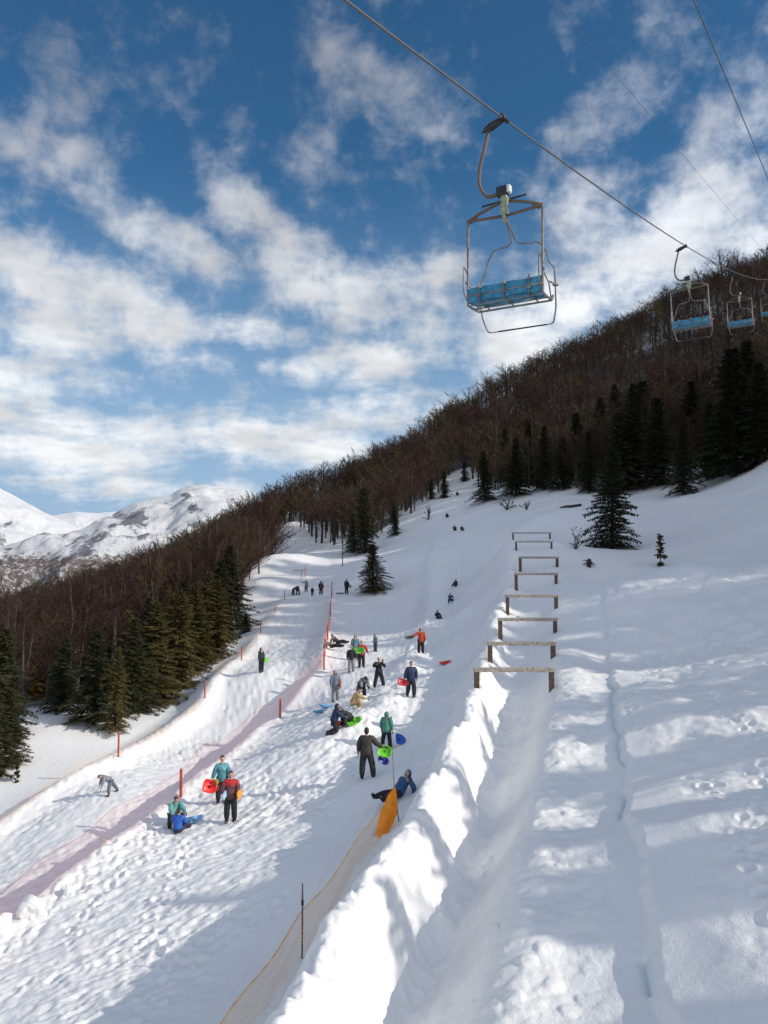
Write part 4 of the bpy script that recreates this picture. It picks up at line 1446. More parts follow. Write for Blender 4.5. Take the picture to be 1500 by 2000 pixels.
# right orange net along the foot of the berm
ORL = [(-3.4, 8.5), (-2.6, 12.0), (-1.75, 16.1), (-.8, 19.3), (.3, 22.9)]
o0 = Vector((-1.75, 16.1, ground(-1.75, 16.1)))
fr_ = empty('safety_fence', o0)
tag(fr_, 'sagging yellow-orange net on thin poles beside the big snow bank', 'fence')
net('net', ORL, lambda t: .95 - .1 * t, NETYEL, fr_, o0, .25, 2.2, top_cord=(.013, YCORD))
post(590, 1874, 1735, .017, POLE, 'post', fr_, o0)
tb = MB(); g = hit(590, 1874); hh = (1874 - 1770) / F * g.y
tb.tube([Vector((g.x, g.y, g.z + hh - .05)) - o0, Vector((g.x, g.y, g.z + hh + .05)) - o0], .028, 8); tb.build('pole_clip', DARKST, fr_)

# flag: pole with a limp orange cloth
g = hit(779, 1605)
fp = empty('flag_pole', g)
tag(fp, 'thin leaning pole at the bank with a limp orange flag', 'flag')
top = P(766, 1452, g.y + .2) - g
mid = P(770, 1535, g.y + .1) - g
b = MB(); b.tube([(0.02, 0, -.3), (0, 0, 0), mid, top], [.018, .017, .013, .007], 7); b.build('pole', POLE, fp, smooth=True)
cl = [((770, 1537), (772, 1536)), ((758, 1552), (774, 1548)), ((750, 1570), (776, 1575)), ((742, 1590), (775, 1592)), ((737, 1612), (768, 1608)), ((734, 1628), (758, 1625)), ((737, 1637), (753, 1634)), ((744, 1642), (750, 1641))]
NW = 8
vs, fs = [], []
for i, (l, r_) in enumerate(cl):
    for k in range(NW + 1):
        u = k / NW
        px = l[0] + (r_[0] - l[0]) * u; py = l[1] + (r_[1] - l[1]) * u
        q = P(px, py, g.y + .05 - .16 * i + .10 * math.sin(u * 7 + i * .5) * min(1, i / 2) - .03 * i * (1 - u)) - g
        vs.append(q)
for i in range(len(cl) - 1):
    for k in range(NW):
        a = i * (NW + 1) + k
        fs.append((a, a + 1, a + NW + 2, a + NW + 1))
b = MB(); b.add(vs, fs); fo = b.build('flag_cloth', ORGP, fp, smooth=True)
sm = fo.modifiers.new('solid', 'SOLIDIFY'); sm.thickness = .006


# ------------------------------------------------------------------ people
SKIN = mat('skin', (.50, .30, .22), .55)
FACE_DARK = mat('eye_brow_dark', (.03, .02, .018), .5)
LIP_M = mat('lip', (.38, .14, .12), .5)
BLACKC = (.012, .012, .015)
_cloth = {}


def cloth(c, rough=.75):
    key = tuple(round(x, 3) for x in c)
    if key not in _cloth:
        _cloth[key] = mat('cloth', c, rough, var=.22, vscale=9, bump=.8, bscale=13)
    return _cloth[key]


def skin_mesh(chains, edges, sub=1):
    """chains: joint name -> (pos, radius); edges: pairs; returns a mesh grown by the Skin modifier"""
    names = list(chains)
    me = bpy.data.meshes.new('tmp')
    me.from_pydata([tuple(chains[n][0]) for n in names], [(names.index(a), names.index(b)) for a, b in edges], [])
    o = bpy.data.objects.new('tmp', me); col.objects.link(o)
    md = o.modifiers.new('skin', 'SKIN'); md.use_smooth_shade = True; md.branch_smoothing = .6
    for i, n in enumerate(names):
        r_ = chains[n][1]
        me.skin_vertices[0].data[i].radius = (r_, r_) if isinstance(r_, (int, float)) else r_
        me.skin_vertices[0].data[i].use_root = (i == 0)
    if sub:
        sb = o.modifiers.new('sub', 'SUBSURF'); sb.levels = sub; sb.render_levels = sub
    dg = bpy.context.evaluated_depsgraph_get(); dg.update()
    ev = o.evaluated_get(dg)
    out = bpy.data.meshes.new_from_object(ev, depsgraph=dg)
    bpy.data.objects.remove(o); bpy.data.meshes.remove(me)
    out.materials.clear()
    return out


def V3(*a): return Vector(a)


def fk(pose):
    """pose in metres for a 1.75 m person facing -Y (toward the camera); angles as direction vectors"""
    J = {}
    T = Vector(pose.get('torso', (0, 0, 1))).normalized()
    side = Vector(pose.get('side', (1, 0, 0))).normalized()
    side = (side - T * side.dot(T)).normalized()
    J['pelvis'] = V3(0, 0, 0)
    J['waist'] = T * .17; J['chest'] = T * .40
    J['neck'] = T * .51
    Hd = Vector(pose.get('head', pose.get('torso', (0, 0, 1)))).normalized()
    J['skull'] = J['neck'] + Hd * .10; J['crown'] = J['neck'] + Hd * .24
    for s, k in ((1, 'L'), (-1, 'R')):
        J['sh' + k] = T * .46 + side * s * .175
        ua, fa = [Vector(v).normalized() for v in pose['arm' + k]]
        J['el' + k] = J['sh' + k] + ua * .28
        J['wr' + k] = J['el' + k] + fa * .25
        J['ha' + k] = J['wr' + k] + fa * .09
        J['hip' + k] = side * s * .09 - T * .04
        th, sh = [Vector(v).normalized() for v in pose['leg' + k]]
        J['kn' + k] = J['hip' + k] + th * .43
        J['an' + k] = J['kn' + k] + sh * .41
        ft = Vector(pose.get('foot' + k, (0, -1, -.15))).normalized()
        J['to' + k] = J['an' + k] + ft * .17
    low = min(min(v.z for v in J.values()), *(J['an' + k].z - .05 for k in 'LR'))
    low = min(low, J['pelvis'].z - .10)
    low -= .03
    for k in J: J[k] = J[k] - V3(0, 0, low)
    J['legL_up'] = abs(Vector(pose['legL'][0]).normalized().z) > .85 and T.z > .9
    J['T'] = T; J['side'] = side; J['Hd'] = Hd
    J['face'] = Vector(pose.get('face', (0, -1, 0))).normalized()
    return J


def side_axes(T):
    a = T.orthogonal().normalized()
    return a, T.cross(a)


def person(px, py, hgt, rot, pose, jacket, trousers, label, hat=None, hair=(.03, .02, .015), hood=False, glove=None, boots=BLACKC, extra=None, off=(0, 0), group='people on the snow', yoke=None, bulk=1.0):
    J = fk(pose)
    glove = glove or (.03, .03, .035)
    g = hit(px, py)
    sc_ = hgt / 1.75
    lw = 1.17 * bulk
    # body ------------------------------------------------------------
    C = {'pelvis': (J['pelvis'], .105), 'waist': (J['waist'], .10), 'chest': (J['chest'], .115), 'neck': (J['neck'], .05), 'skull': (J['skull'], .072)}
    E = [('pelvis', 'waist'), ('waist', 'chest'), ('chest', 'neck'), ('neck', 'skull')]
    for k in 'LR':
        C['sh' + k] = (J['sh' + k], .058); C['el' + k] = (J['el' + k], .042); C['wr' + k] = (J['wr' + k], .028); C['ha' + k] = (J['ha' + k], .034)
        C['hip' + k] = (J['hip' + k] - V3(0, 0, .03), .078); C['kn' + k] = (J['kn' + k], .052); C['an' + k] = (J['an' + k], .038); C['to' + k] = (J['to' + k], .036)
        E += [('chest', 'sh' + k), ('sh' + k, 'el' + k), ('el' + k, 'wr' + k), ('wr' + k, 'ha' + k), ('pelvis', 'hip' + k), ('hip' + k, 'kn' + k), ('kn' + k, 'an' + k), ('an' + k, 'to' + k)]
    me = skin_mesh(C, E, 1)
    bm = bmesh.new(); bm.from_mesh(me)
    for f in bm.faces: f.material_index = 0
    gm = 3 if glove else 0
    hands = [J['haL'], J['haR']]
    for f in bm.faces:
        c = f.calc_center_median()
        if min((c - h).length for h in hands) < .075: f.material_index = gm
    # fingers: five tapered, bent chains on each hand
    for k in 'LR':
        fa = (J['ha' + k] - J['wr' + k]).normalized()
        n = fa.orthogonal().normalized() if abs(fa.dot(J['side'])) > .8 else (J['side'] - fa * J['side'].dot(fa)).normalized()
        w = fa.cross(n)
        for i, (o_, ln) in enumerate(((-.027, .060), (-.009, .072), (.009, .068), (.026, .052), (-.034, .045))):
            base = J['ha' + k] + w * o_ + fa * (.02 if i < 4 else -.02)
            d0 = fa if i < 4 else (fa * .6 - w * .8).normalized()
            p1 = base + d0 * ln * .5; p2 = p1 + (d0 - n * .35).normalized() * ln * .3; p3 = p2 + (d0 - n * .9).normalized() * ln * .25
            tb_ = MB(); tb_.tube([base, p1, p2, p3], [.010, .0095, .0085, .006], 5)
            vs_ = [bm.verts.new(v) for v in tb_.v]
            for f_ in tb_.f:
                q = bm.faces.new([vs_[a] for a in f_]); q.material_index = gm; q.smooth = True
    # head: egg with brow, nose, mouth, ears
    Hd, fc = J['Hd'], J['face']
    fy = (fc - Hd * fc.dot(Hd)).normalized(); fx = fy.cross(Hd).normalized()
    hc = J['neck'] + Hd * .145
    tmp = bmesh.new(); bmesh.ops.create_uvsphere(tmp, u_segments=20, v_segments=14, radius=1)
    for v in tmp.verts:
        x, y, z = v.co            # y = forward
        jaw = 1 - .22 * max(0, -z) * (1 if y > -.2 else .4)
        X_ = x * .078 * jaw; Y_ = y * .098 * (1 - .10 * max(0, -z)); Z_ = z * .125
        if y > 0 and abs(x) < .22: Y_ += .020 * math.exp(-((z + .12) / .17) ** 2) * math.exp(-(x / .12) ** 2)
        if abs(x) > .93 and abs(z) < .3: X_ *= 1.14
        v.co = hc + fx * X_ + fy * Y_ + Hd * Z_
    off_ = len(bm.verts)
    mp = {}
    for v in tmp.verts: mp[v.index] = bm.verts.new(v.co)
    for f in tmp.faces:
        q = bm.faces.new([mp[v.index] for v in f.verts]); q.smooth = True
        c = f.calc_center_median() - hc
        x, y, z = c.dot(fx) / .078, c.dot(fy) / .098, c.dot(Hd) / .125
        if y > .6 and .02 < z < .22 and .22 < abs(x) < .55: q.material_index = 1
        elif y > .6 and -.55 < z < -.36 and abs(x) < .3: q.material_index = 2
    tmp.free()
    bm.to_mesh(me); bm.free()
    for m_ in (SKIN, FACE_DARK, LIP_M, cloth(glove or BLACKC)): me.materials.append(m_)
    body = link_mesh('person', me)
    body.location = (g.x + off[0], g.y + off[1], g.z - .03)
    body.rotation_euler = (0, 0, R(rot))
    body.scale = (sc_, sc_, sc_)
    tag(body, label, 'person', group)
    # jacket ------------------------------------------------------------
    T = J['T']
    C = {'chest': (J['chest'] - T * .04, .20 * lw), 'waist': (J['waist'], .185 * lw), 'hem': (J['pelvis'] + T * .02, .185 * lw), 'skirt': (J['pelvis'] - T * (.20 if J['legL_up'] else .06), .185 * lw), 'top': (J['neck'] - T * .045, .10 + .03 * hood)}
    E = [('chest', 'waist'), ('waist', 'hem'), ('hem', 'skirt'), ('chest', 'top')]
    for k in 'LR':
        C['sh' + k] = (J['sh' + k], .100 * lw); C['el' + k] = (J['el' + k], .084 * lw); C['wr' + k] = (J['wr' + k] - (J['wr' + k] - J['el' + k]) * .02, .062)
        E += [('chest', 'sh' + k), ('sh' + k, 'el' + k), ('el' + k, 'wr' + k)]
    jm = skin_mesh(C, E, 1)
    jm.materials.append(cloth(jacket))
    if yoke:
        jm.materials.append(cloth(yoke))
        for p_ in jm.polygons:
            if (p_.center - J['waist']).dot(T) > .17: p_.material_index = 1
    jo = link_mesh('jacket', jm, body)
    if hood:
        hb = MB()
        n = 12
        for i in range(6):
            pass
        tmp = bmesh.new(); bmesh.ops.create_uvsphere(tmp, u_segments=16, v_segments=10, radius=1)
        bmesh.ops.delete(tmp, geom=[v for v in tmp.verts if v.co.y > .62 and v.co.z < .62], context='VERTS')
        for v in tmp.verts:
            x, y, z = v.co
            v.co = hc - fy * .014 - Hd * .015 + fx * x * (.112 + .03 * max(0, -z)) + fy * y * .122 + Hd * (z * .150)
        hm = bpy.data.meshes.new('hood'); tmp.to_mesh(hm); tmp.free()
        hm.polygons.foreach_set('use_smooth', [True] * len(hm.polygons))
        hm.materials.append(cloth(jacket)); ho = link_mesh('hood', hm, jo)
        sd = ho.modifiers.new('s', 'SOLIDIFY'); sd.thickness = .012
    else:
        cb = MB()
        nk = J['neck'] - T * .02
        ax, ay = side_axes(T)
        ring = [nk + (ax * math.cos(a) + ay * math.sin(a)) * .078 for a in [i * math.pi / 6 for i in range(13)]]
        cb.tube(ring, .030, 6)
        cb.build('collar', cloth(yoke or jacket), jo, smooth=True)
    # trousers ----------------------------------------------------------
    C = {'hip': (J['pelvis'] - T * .02, .135)}
    E = []
    for k in 'LR':
        C['hip' + k] = (J['hip' + k] - V3(0, 0, .03), .140); C['kn' + k] = (J['kn' + k], .112); C['an' + k] = (J['an' + k], .098)
        E += [('hip', 'hip' + k), ('hip' + k, 'kn' + k), ('kn' + k, 'an' + k)]
    tm = skin_mesh(C, E, 1); tm.materials.append(cloth(trousers)); link_mesh('trousers', tm, body)
    for k in 'LR':
        C = {'a': (J['an' + k] + (J['kn' + k] - J['an' + k]).normalized() * .07, .068), 'b': (J['an' + k] - V3(0, 0, .015), .075), 'c': (J['to' + k], .060)}
        bmn = skin_mesh(C, [('a', 'b'), ('b', 'c')], 1); bmn.materials.append(cloth(boots)); link_mesh('boot', bmn, body)
    if not hood:
        tmp = bmesh.new(); bmesh.ops.create_uvsphere(tmp, u_segments=16, v_segments=10, radius=1)
        kill = [v for v in tmp.verts if (v.co.z < (.25 if hat else .1) + .25 * v.co.y) and v.co.y > -.35 or v.co.z < -.62]
        bmesh.ops.delete(tmp, geom=kill, context='VERTS')
        for v in tmp.verts:
            x, y, z = v.co
            k_ = 1.0 if hat is None else 1.08
            v.co = hc + fx * x * .088 * k_ + fy * (y * .106 * k_ - .004) + Hd * (z * .134 * k_ + .004)
        hm = bpy.data.meshes.new('hair'); tmp.to_mesh(hm); tmp.free()
        hm.polygons.foreach_set('use_smooth', [True] * len(hm.polygons))
        hm.materials.append(cloth(hat) if hat else cloth(hair, .6))
        ho = link_mesh('hat' if hat else 'hair', hm, body)
        sd = ho.modifiers.new('s', 'SOLIDIFY'); sd.thickness = .014
    if extra: extra(body, J)
    return body, J


def wpt(body, p):
    return body.matrix_basis @ p


def sled(loc, rz, tiltx, tilty, color, label, size=(.55, .42), name='plastic_sled', group=None, parentless=True):
    """shallow plastic sledge pan with a raised rim, runner grooves and a handle opening"""
    bm = bmesh.new()
    nu, nv = 22, 5
    rings = []
    L_, W_ = size[0] / 2, size[1] / 2
    for j in range(nv + 1):
        f = j / nv
        ring = []
        for i in range(nu):
            a = 2 * math.pi * i / nu
            ca, sa = math.cos(a), math.sin(a)
            e = .55
            x = math.copysign(abs(ca) ** e, ca) * L_; y = math.copysign(abs(sa) ** e, sa) * W_ * (1 - .18 * ca)
            k = [.15, .45, .75, .9, .97, 1.03][j]
            z = [0, 0, .004, .025, .055, .05][j] + (.05 * max(0, ca) ** 2 * (j > 1))
            ring.append(bm.verts.new((x * k, y * k, z - (.008 * math.cos(y * k * 60) if j < 3 else 0))))
        rings.append(ring)
    for j in range(nv):
        for i in range(nu):
            bm.faces.new((rings[j][i], rings[j][(i + 1) % nu], rings[j + 1][(i + 1) % nu], rings[j + 1][i]))
    bm.faces.new(rings[0])
    me = bpy.data.meshes.new('pan'); bm.to_mesh(me); bm.free()
    me.polygons.foreach_set('use_smooth', [True] * len(me.polygons))
    m_ = _pl(color)
    me.materials.append(m_)
    root = empty(name, loc, 0)
    root.rotation_euler = (R(tiltx), R(tilty), R(rz))
    o = link_mesh('pan', me, root); sd = o.modifiers.new('s', 'SOLIDIFY'); sd.thickness = .008
    hb = MB()
    hb.tube(fillet([(L_ * .95, -.09, .07), (L_ * 1.22, -.07, .085), (L_ * 1.22, .07, .085), (L_ * .95, .09, .07)], .03), .013, 6)
    hb.build('handle', m_, root, smooth=True)
    tag(root, label, 'sled', group or 'plastic sleds')
    return root


_plc = {}


def _pl(c):
    k = tuple(c)
    if k not in _plc:
        _plc[k] = mat('plastic', c, .38, var=.08, vscale=4)
    return _plc[k]


STAND = dict(armL=[(.25, 0, -1), (.05, -.15, -1)], armR=[(-.25, 0, -1), (-.05, -.15, -1)], legL=[(.08, -.02, -1), (.02, .04, -1)], legR=[(-.08, -.02, -1), (-.02, .04, -1)])


def P_(**k):
    d = dict(STAND); d.update(k); return d


WALK = P_(legL=[(.05, -.38, -1), (0, .12, -1)], legR=[(-.05, .25, -1), (0, .45, -1)], armL=[(.25, .25, -1), (.1, -.1, -1)], armR=[(-.25, -.25, -1), (-.1, -.45, -1)], torso=(0, -.06, 1))
WALKB = P_(legL=[(.16, .05, -1), (.1, .15, -1)], legR=[(-.10, -.1, -1), (-.02, .25, -1)], armL=[(.6, -.1, -1), (.9, -.3, -.5)], armR=[(-.3, 0, -1), (-.1, -.1, -1)])
KNEEL = P_(legL=[(.15, -.55, -.8), (0, 1, -.25)], legR=[(-.15, -.35, -.9), (0, 1, -.2)], footL=(0, 1, -.2), footR=(0, 1, -.2), torso=(0, -.25, 1), armL=[(.2, -.7, -.7), (-.1, -.9, -.3)], armR=[(-.2, -.7, -.7), (.1, -.9, -.3)])
SQUAT = P_(legL=[(.35, -.9, .15), (0, .25, -1)], legR=[(-.35, -.9, .15), (0, .25, -1)], torso=(0, -.45, 1), armL=[(.2, -.8, -.6), (0, -.9, -.3)], armR=[(-.2, -.8, -.6), (0, -.9, -.3)])
SIT = P_(legL=[(.25, -1, .35), (.05, -.8, -.75)], legR=[(-.25, -1, .35), (-.05, -.8, -.75)], footL=(0, -.8, .5), footR=(0, -.8, .5), torso=(0, .12, 1), armL=[(.35, -.35, -1), (0, -.9, -.2)], armR=[(-.35, -.35, -1), (0, -.9, -.2)])
RECL = P_(legL=[(.22, -1, .22), (.02, -1, -.35)], legR=[(-.2, -1, .05), (-.02, -1, -.1)], footL=(0, -.5, .9), footR=(0, -.5, .9), torso=(0, .8, .75), head=(0, .35, 1), armL=[(.35, .5, -1), (.1, -.2, -1)], armR=[(-.35, .5, -1), (-.1, -.2, -1)])
BEND = P_(legL=[(.18, -.05, -1), (.05, .1, -1)], legR=[(-.18, .1, -1), (-.05, .15, -1)], torso=(0, -1, .35), head=(0, -1, .1), armL=[(.1, -.2, -1), (0, -.35, -1)], armR=[(-.1, -.2, -1), (0, -.35, -1)])
PHOTO = P_(legL=[(.28, 0, -1), (.16, 0, -1)], legR=[(-.22, 0, -1), (-.16, .02, -1)], armL=[(.45, -.5, -.6), (-.5, -.4, 1)], armR=[(-.45, -.5, -.6), (.6, -.4, .5)])

NAVY = (.018, .03, .085); TEAL = (.06, .22, .27); RED = (.40, .025, .02); GREEN = (.035, .16, .11); LIME = (.14, .55, .03); BLUE = (.02, .10, .42)
SKYB = (.30, .55, .85); ORANGE = (.80, .16, .02); OLIVE = (.04, .038, .028); GREY = (.20, .21, .23); TAN = (.42, .27, .12); MINT = (.25, .48, .44)

# near the middle net, left
b, J = person(433, 1568, 1.72, 8, P_(armL=[(.3, -.1, -1), (.1, -.3, -1)], armR=[(-.35, -.15, -1), (-.35, -.35, -1)]), TEAL, BLACKC, 'adult in shiny teal-blue jacket standing behind the red-jacketed person, holding a red sled low', hat=(.03, .03, .04), glove=BLACKC, yoke=(.14, .36, .42))
h = wpt(b, J['haR']); sled((h.x - .05, h.y - .08, h.z - .16), 20, 66, 20, (.75, .02, .015), 'red sled held low by the person in teal beside the net', (.5, .44))
h2 = wpt(b, J['haR']); sled((h2.x + .10, h2.y + .05, h2.z - .12), -15, 70, -40, (.85, .62, .10), 'yellow sled held together with the red one by the person in teal', (.4, .3))
b, J = person(450, 1605, 1.72, 5, P_(armL=[(.35, -.15, -1), (-.1, -.75, -.65)], armR=[(-.3, -.1, -1), (.05, -.7, -.7)]), (.13, .05, .055), BLACKC, 'person in red and dark jacket, black trousers, hugging an orange and a pale blue sled', hat=(.10, .015, .015), glove=(.03, .03, .03), yoke=(.48, .025, .03))
h = wpt(b, J['haL']); sled((h.x + .04, h.y - .05, h.z + .10), 90, 82, 4, (.90, .33, .04), 'orange sled held upright under the arm of the person in red', (.5, .26))
h = wpt(b, J['haR']); sled((h.x + .02, h.y - .06, h.z + .10), 90, 80, -4, (.38, .55, .80), 'pale blue sled held upright in front by the person in red', (.5, .2))
person(338, 1612, 1.6, 35, SQUAT, MINT, BLACKC, 'person in mint patterned jacket with brown hair squatting at the net', hair=(.09, .035, .02), glove=BLACKC, yoke=(.12, .34, .33))
person(347, 1629, 1.45, 172, P_(**{**SIT, 'torso': (0, -.15, 1)}), BLUE, (.02, .02, .05), 'child in bright blue jacket sitting with the back to us beside the squatting person', hair=(.02, .025, .02), glove=BLACKC)
g = hit(378, 1606); sled((g.x, g.y, g.z + .05), 10, 12, -10, SKYB, 'pale blue sled lying on the snow beside the child in blue', (.66, .42))
# left piste
person(214, 1553, 1.25, -55, P_(**{**BEND, 'torso': (0, -1, .62), 'legL': [(.2, -.35, -1), (0, .05, -1)], 'legR': [(-.1, .75, -1), (0, .7, -1)]}), (.24, .24, .27), (.13, .14, .17), 'child in grey bending forward alone low on the left piste', hair=(.14, .05, .025))
b, J = person(510, 1313, 1.62, 60, P_(), (.012, .03, .035), BLACKC, 'dark-clothed person with a green sled standing alone on the left piste', hood=True, glove=BLACKC)
h = wpt(b, J['haL']); sled((h.x + .10, h.y - .12, h.z + .05), 80, 80, 10, LIME, 'green sled held by the lone person on the left piste', (.6, .3))
# middle, nearest
b, J = person(716, 1521, 1.80, 176, P_(**{**WALKB, 'armR': [(-.75, .1, -1), (-.9, -.3, -.35)], 'armL': [(.3, 0, -1), (.12, -.1, -1)], 'legL': [(.14, -.05, -1), (.02, .1, -1)], 'legR': [(-.26, .02, -1), (-.1, .15, -1)]}), OLIVE, (.02, .02, .018), 'tall man in dark olive jacket seen from behind, reaching out a green sled', hair=(.015, .01, .01), glove=(.03, .025, .02), bulk=1.08)
h = wpt(b, J['haR']); sled((h.x - .05, h.y - .04, h.z - .14), 0, 62, 15, LIME, 'lime green sled held out by the man in dark olive', (.48, .40))
h = wpt(b, J['haR']); sled((h.x - .12, h.y - .06, h.z - .42), 10, 60, 40, (.03, .05, .30), 'small dark blue sled hanging below the lime green one', (.36, .3))
person(755, 1463, 1.52, 160, P_(armL=[(.3, -.05, -1), (.05, -.2, -1)], head=(0, -.15, 1), legL=[(.2, 0, -1), (.1, 0, -1)], legR=[(-.16, .05, -1), (-.1, .1, -1)]), (.07, .23, .17), BLACKC, 'child in green hooded jacket standing with the back to us beside the blue sled', hood=True, glove=BLACKC, bulk=1.15)
g = hit(780, 1455); sled((g.x, g.y, g.z + .20), 30, 58, 18, (.02, .09, .45), 'dark blue sled propped upright on the snow beside the child in green', (.42, .42))
person(778, 1562, 1.72, -48, RECL, (.02, .085, .22), (.012, .014, .03), 'person in dark blue jacket lying back on the snow behind the orange flag', hood=True, glove=BLACKC, yoke=(.03, .10, .18))
# group in the middle
b, J = person(652, 1433, 1.62, 105, KNEEL, NAVY, BLACKC, 'person in navy hooded jacket kneeling upright in profile', hood=True, glove=NAVY)
person(683, 1416, 1.5, -75, P_(**{**SQUAT, 'torso': (0, -.9, .7)}), (.014, .03, .02), BLACKC, 'dark-clothed child crouching over the green sled, facing the kneeling one in navy', hat=(.03, .05, .09), glove=BLACKC)
g = hit(686, 1414); sled((g.x + .12, g.y - .1, g.z + .10), 20, 25, -15, LIME, 'green sled under the crouching dark-clothed child', (.6, .42))
g = hit(668, 1418); sled((g.x, g.y, g.z + .07), 0, 20, 0, (.85, .10, .02), 'bright orange-red sled on the snow between the kneeling and the crouching one', (.5, .36))
person(690, 1386, 1.5, 100, SQUAT, TAN, (.35, .23, .12), 'person in tan clothes squatting beside the heap of snow', hair=(.04, .025, .02))
person(706, 1370, 1.62, 20, P_(**{**BEND, 'torso': (.1, -1, .8)}), BLACKC, (.03, .03, .035), 'person in black bending down beside the one in tan', hat=(.02, .02, .02), glove=(.5, .5, .5), yoke=(.25, .25, .26))
b, J = person(655, 1371, 1.65, 20, P_(torso=(-.05, -.1, 1)), (.16, .19, .26), (.22, .21, .22), 'hooded person in grey-blue clothes walking with an orange sled at the side', hood=True, glove=NAVY)
h = wpt(b, J['haL']); sled((h.x - .02, h.y - .02, h.z + .16), 95, 84, -22, ORANGE, 'orange sled carried at the side by the grey-blue hooded person', (.6, .26))
g = hit(628, 1393); sled((g.x, g.y, g.z + .04), 15, 6, 0, (.03, .13, .26), 'dark blue sled lying flat on the snow left of the middle group', (.8, .34))
g = hit(638, 1383); sled((g.x, g.y, g.z + .05), 5, 14, 8, (.14, .38, .60), 'light blue sled lying just behind the dark blue one', (.7, .3))
# further up
person(686, 1313, 1.62, 10, P_(), BLACKC, (.22, .22, .24), 'person in black jacket and grey trousers at the front of a group of three', hair=(.3, .2, .14), glove=BLACKC)
b, J = person(706, 1304, 1.68, 15, P_(armL=[(.6, 0, -1), (.4, 0, -1)]), (.42, .03, .03), BLACKC, 'person in red jacket with a green sled in front, right of the group of three', hair=(.3, .14, .10), glove=(.10, .02, .03))
c0 = wpt(b, J['waist']); sled((c0.x - .16, c0.y - .26, c0.z + .0), 5, 78, 0, (.12, .45, .05), 'green sled held in front by the person in the red jacket', (.62, .38))
person(694, 1288, 1.68, 0, P_(), (.10, .22, .27), (.02, .03, .05), 'person in grey-teal hooded jacket at the back of the group of three', hood=True)
person(659, 1259, 1.62, 70, RECL, (.07, .065, .06), BLACKC, 'dark-clothed person reclining on the snow by the red net, legs to the right', hood=True, yoke=(.20, .19, .18))
person(648, 1270, 1.62, 75, P_(**{**RECL, 'torso': (0, .9, .45)}), (.22, .15, .14), BLACKC, 'person in brownish grey lying lower beside the reclining one at the red net', hood=False)
person(733, 1273, 1.25, 60, P_(), (.03, .08, .11), (.012, .02, .03), 'small child in dark teal standing alone above the photographer in black', hood=True)
b, J = person(740, 1345, 1.68, 8, PHOTO, BLACKC, (.014, .014, .018), 'person in black with a pale hat raising both hands with a phone', hat=(.55, .57, .60), glove=(.25, .18, .15))
ph = MB(); h = wpt(b, J['haL']); ph.box((0, 0, 0), (.075, .012, .15)); po = ph.build('phone', DARKST, bevel=.004)
po.location = h + Vector((.0, -.03, .05)); tag(po, 'dark phone held up by the person in black', 'phone')
b, J = person(803, 1362, 1.75, 12, P_(**{**WALK, 'armR': [(-.3, .05, -1), (-.25, -.2, -1)]}), NAVY, (.012, .014, .025), 'man in navy blue coat walking down the chute with a red sled', hair=(.03, .02, .015), glove=BLACKC, bulk=1.08, yoke=(.022, .035, .10))
h = wpt(b, J['haR']); sled((h.x - .12, h.y - .05, h.z - .06), 15, 55, 15, (.45, .02, .03), 'dark red sled carried low by the man in navy', (.46, .36))
b, J = person(822, 1279, 1.68, 10, P_(armR=[(-.8, -.2, -.6), (-1, -.3, -.1)]), (.42, .045, .02), BLACKC, 'person in orange-red jacket and black trousers standing on the chute', hood=True, glove=BLACKC)
h = wpt(b, J['haR']); sled((h.x - .05, h.y, h.z - .12), 0, 25, 0, (.08, .10, .10), 'dark flat sled held out by the person in orange-red', (.5, .3))
g = hit(869, 1297); sled((g.x, g.y, g.z + .05), 10, 10, -8, (.70, .03, .03), 'red sled lying empty on the smooth chute', (.62, .42))
# sledgers coming down the chute
b, J = person(855, 1210, 1.35, 15, SIT, (.012, .02, .03), (.02, .04, .03), 'child in dark jacket sliding down on a lime green sled', hood=True)
q = wpt(b, V3(0, -.15, .0)); sled((q.x, q.y, q.z + .02), -75, 0, 0, LIME, 'lime green sled under the sliding child', (.95, .55))
person(879, 1178, 1.4, 10, P_(**{**SQUAT, 'torso': (0, -.3, 1)}), (.05, .07, .20), (.02, .05, .22), 'child in blue crouching on the chute above the green sled', hair=(.15, .06, .05))
person(891, 1146, 1.4, -35, P_(**{**SIT, 'torso': (0, -.2, 1)}), BLACKC, BLACKC, 'black-clothed sledger with one leg stretched out on the chute', hood=True)
person(888, 1037, 1.55, 0, SIT, (.015, .02, .02), BLACKC, 'left one of two tiny dark sledgers side by side high on the chute', hood=True)
person(902, 1037, 1.4, 10, SIT, (.02, .02, .025), BLACKC, 'right one of two tiny dark sledgers side by side high on the chute')
person(873, 1011, 1.55, 0, SIT, (.12, .02, .03), BLACKC, 'tiny sledger in dark red high on the chute', hood=True)
person(893, 968, 1.6, 0, SIT, (.02, .02, .02), BLACKC, 'topmost tiny sledger just below the small spruces', hood=True)
# far end of the left piste
person(573, 1163, 1.45, 150, P_(**{**BEND, 'torso': (0, -1, .7)}), (.03, .03, .035), BLACKC, 'dark-clothed person bending at the far end of the left piste')
person(582, 1163, 1.6, 200, P_(**{**BEND, 'torso': (0, -1, .9)}), (.08, .055, .045), (.03, .03, .035), 'brown-clothed person leaning beside the bending one at the far end of the left piste')
person(598, 1156, 1.62, 0, P_(armR=[(-1, -.1, -.3), (-.7, -.3, .3)]), (.18, .24, .28), (.05, .08, .10), 'person in pale blue-grey at the far end of the left piste', hood=True)
person(610, 1164, 1.1, 0, P_(), BLACKC, BLACKC, 'small child in black at the far end of the left piste', hat=(.15, .15, .16))
person(627, 1162, 1.68, 180, P_(), (.06, .015, .025), BLACKC, 'person in maroon jacket at the far end of the left piste', hood=True, bulk=1.1)
b, J = person(677, 1160, 1.72, 30, P_(), BLACKC, BLACKC, 'person in black with a green sled just right of the top of the net', hood=True)
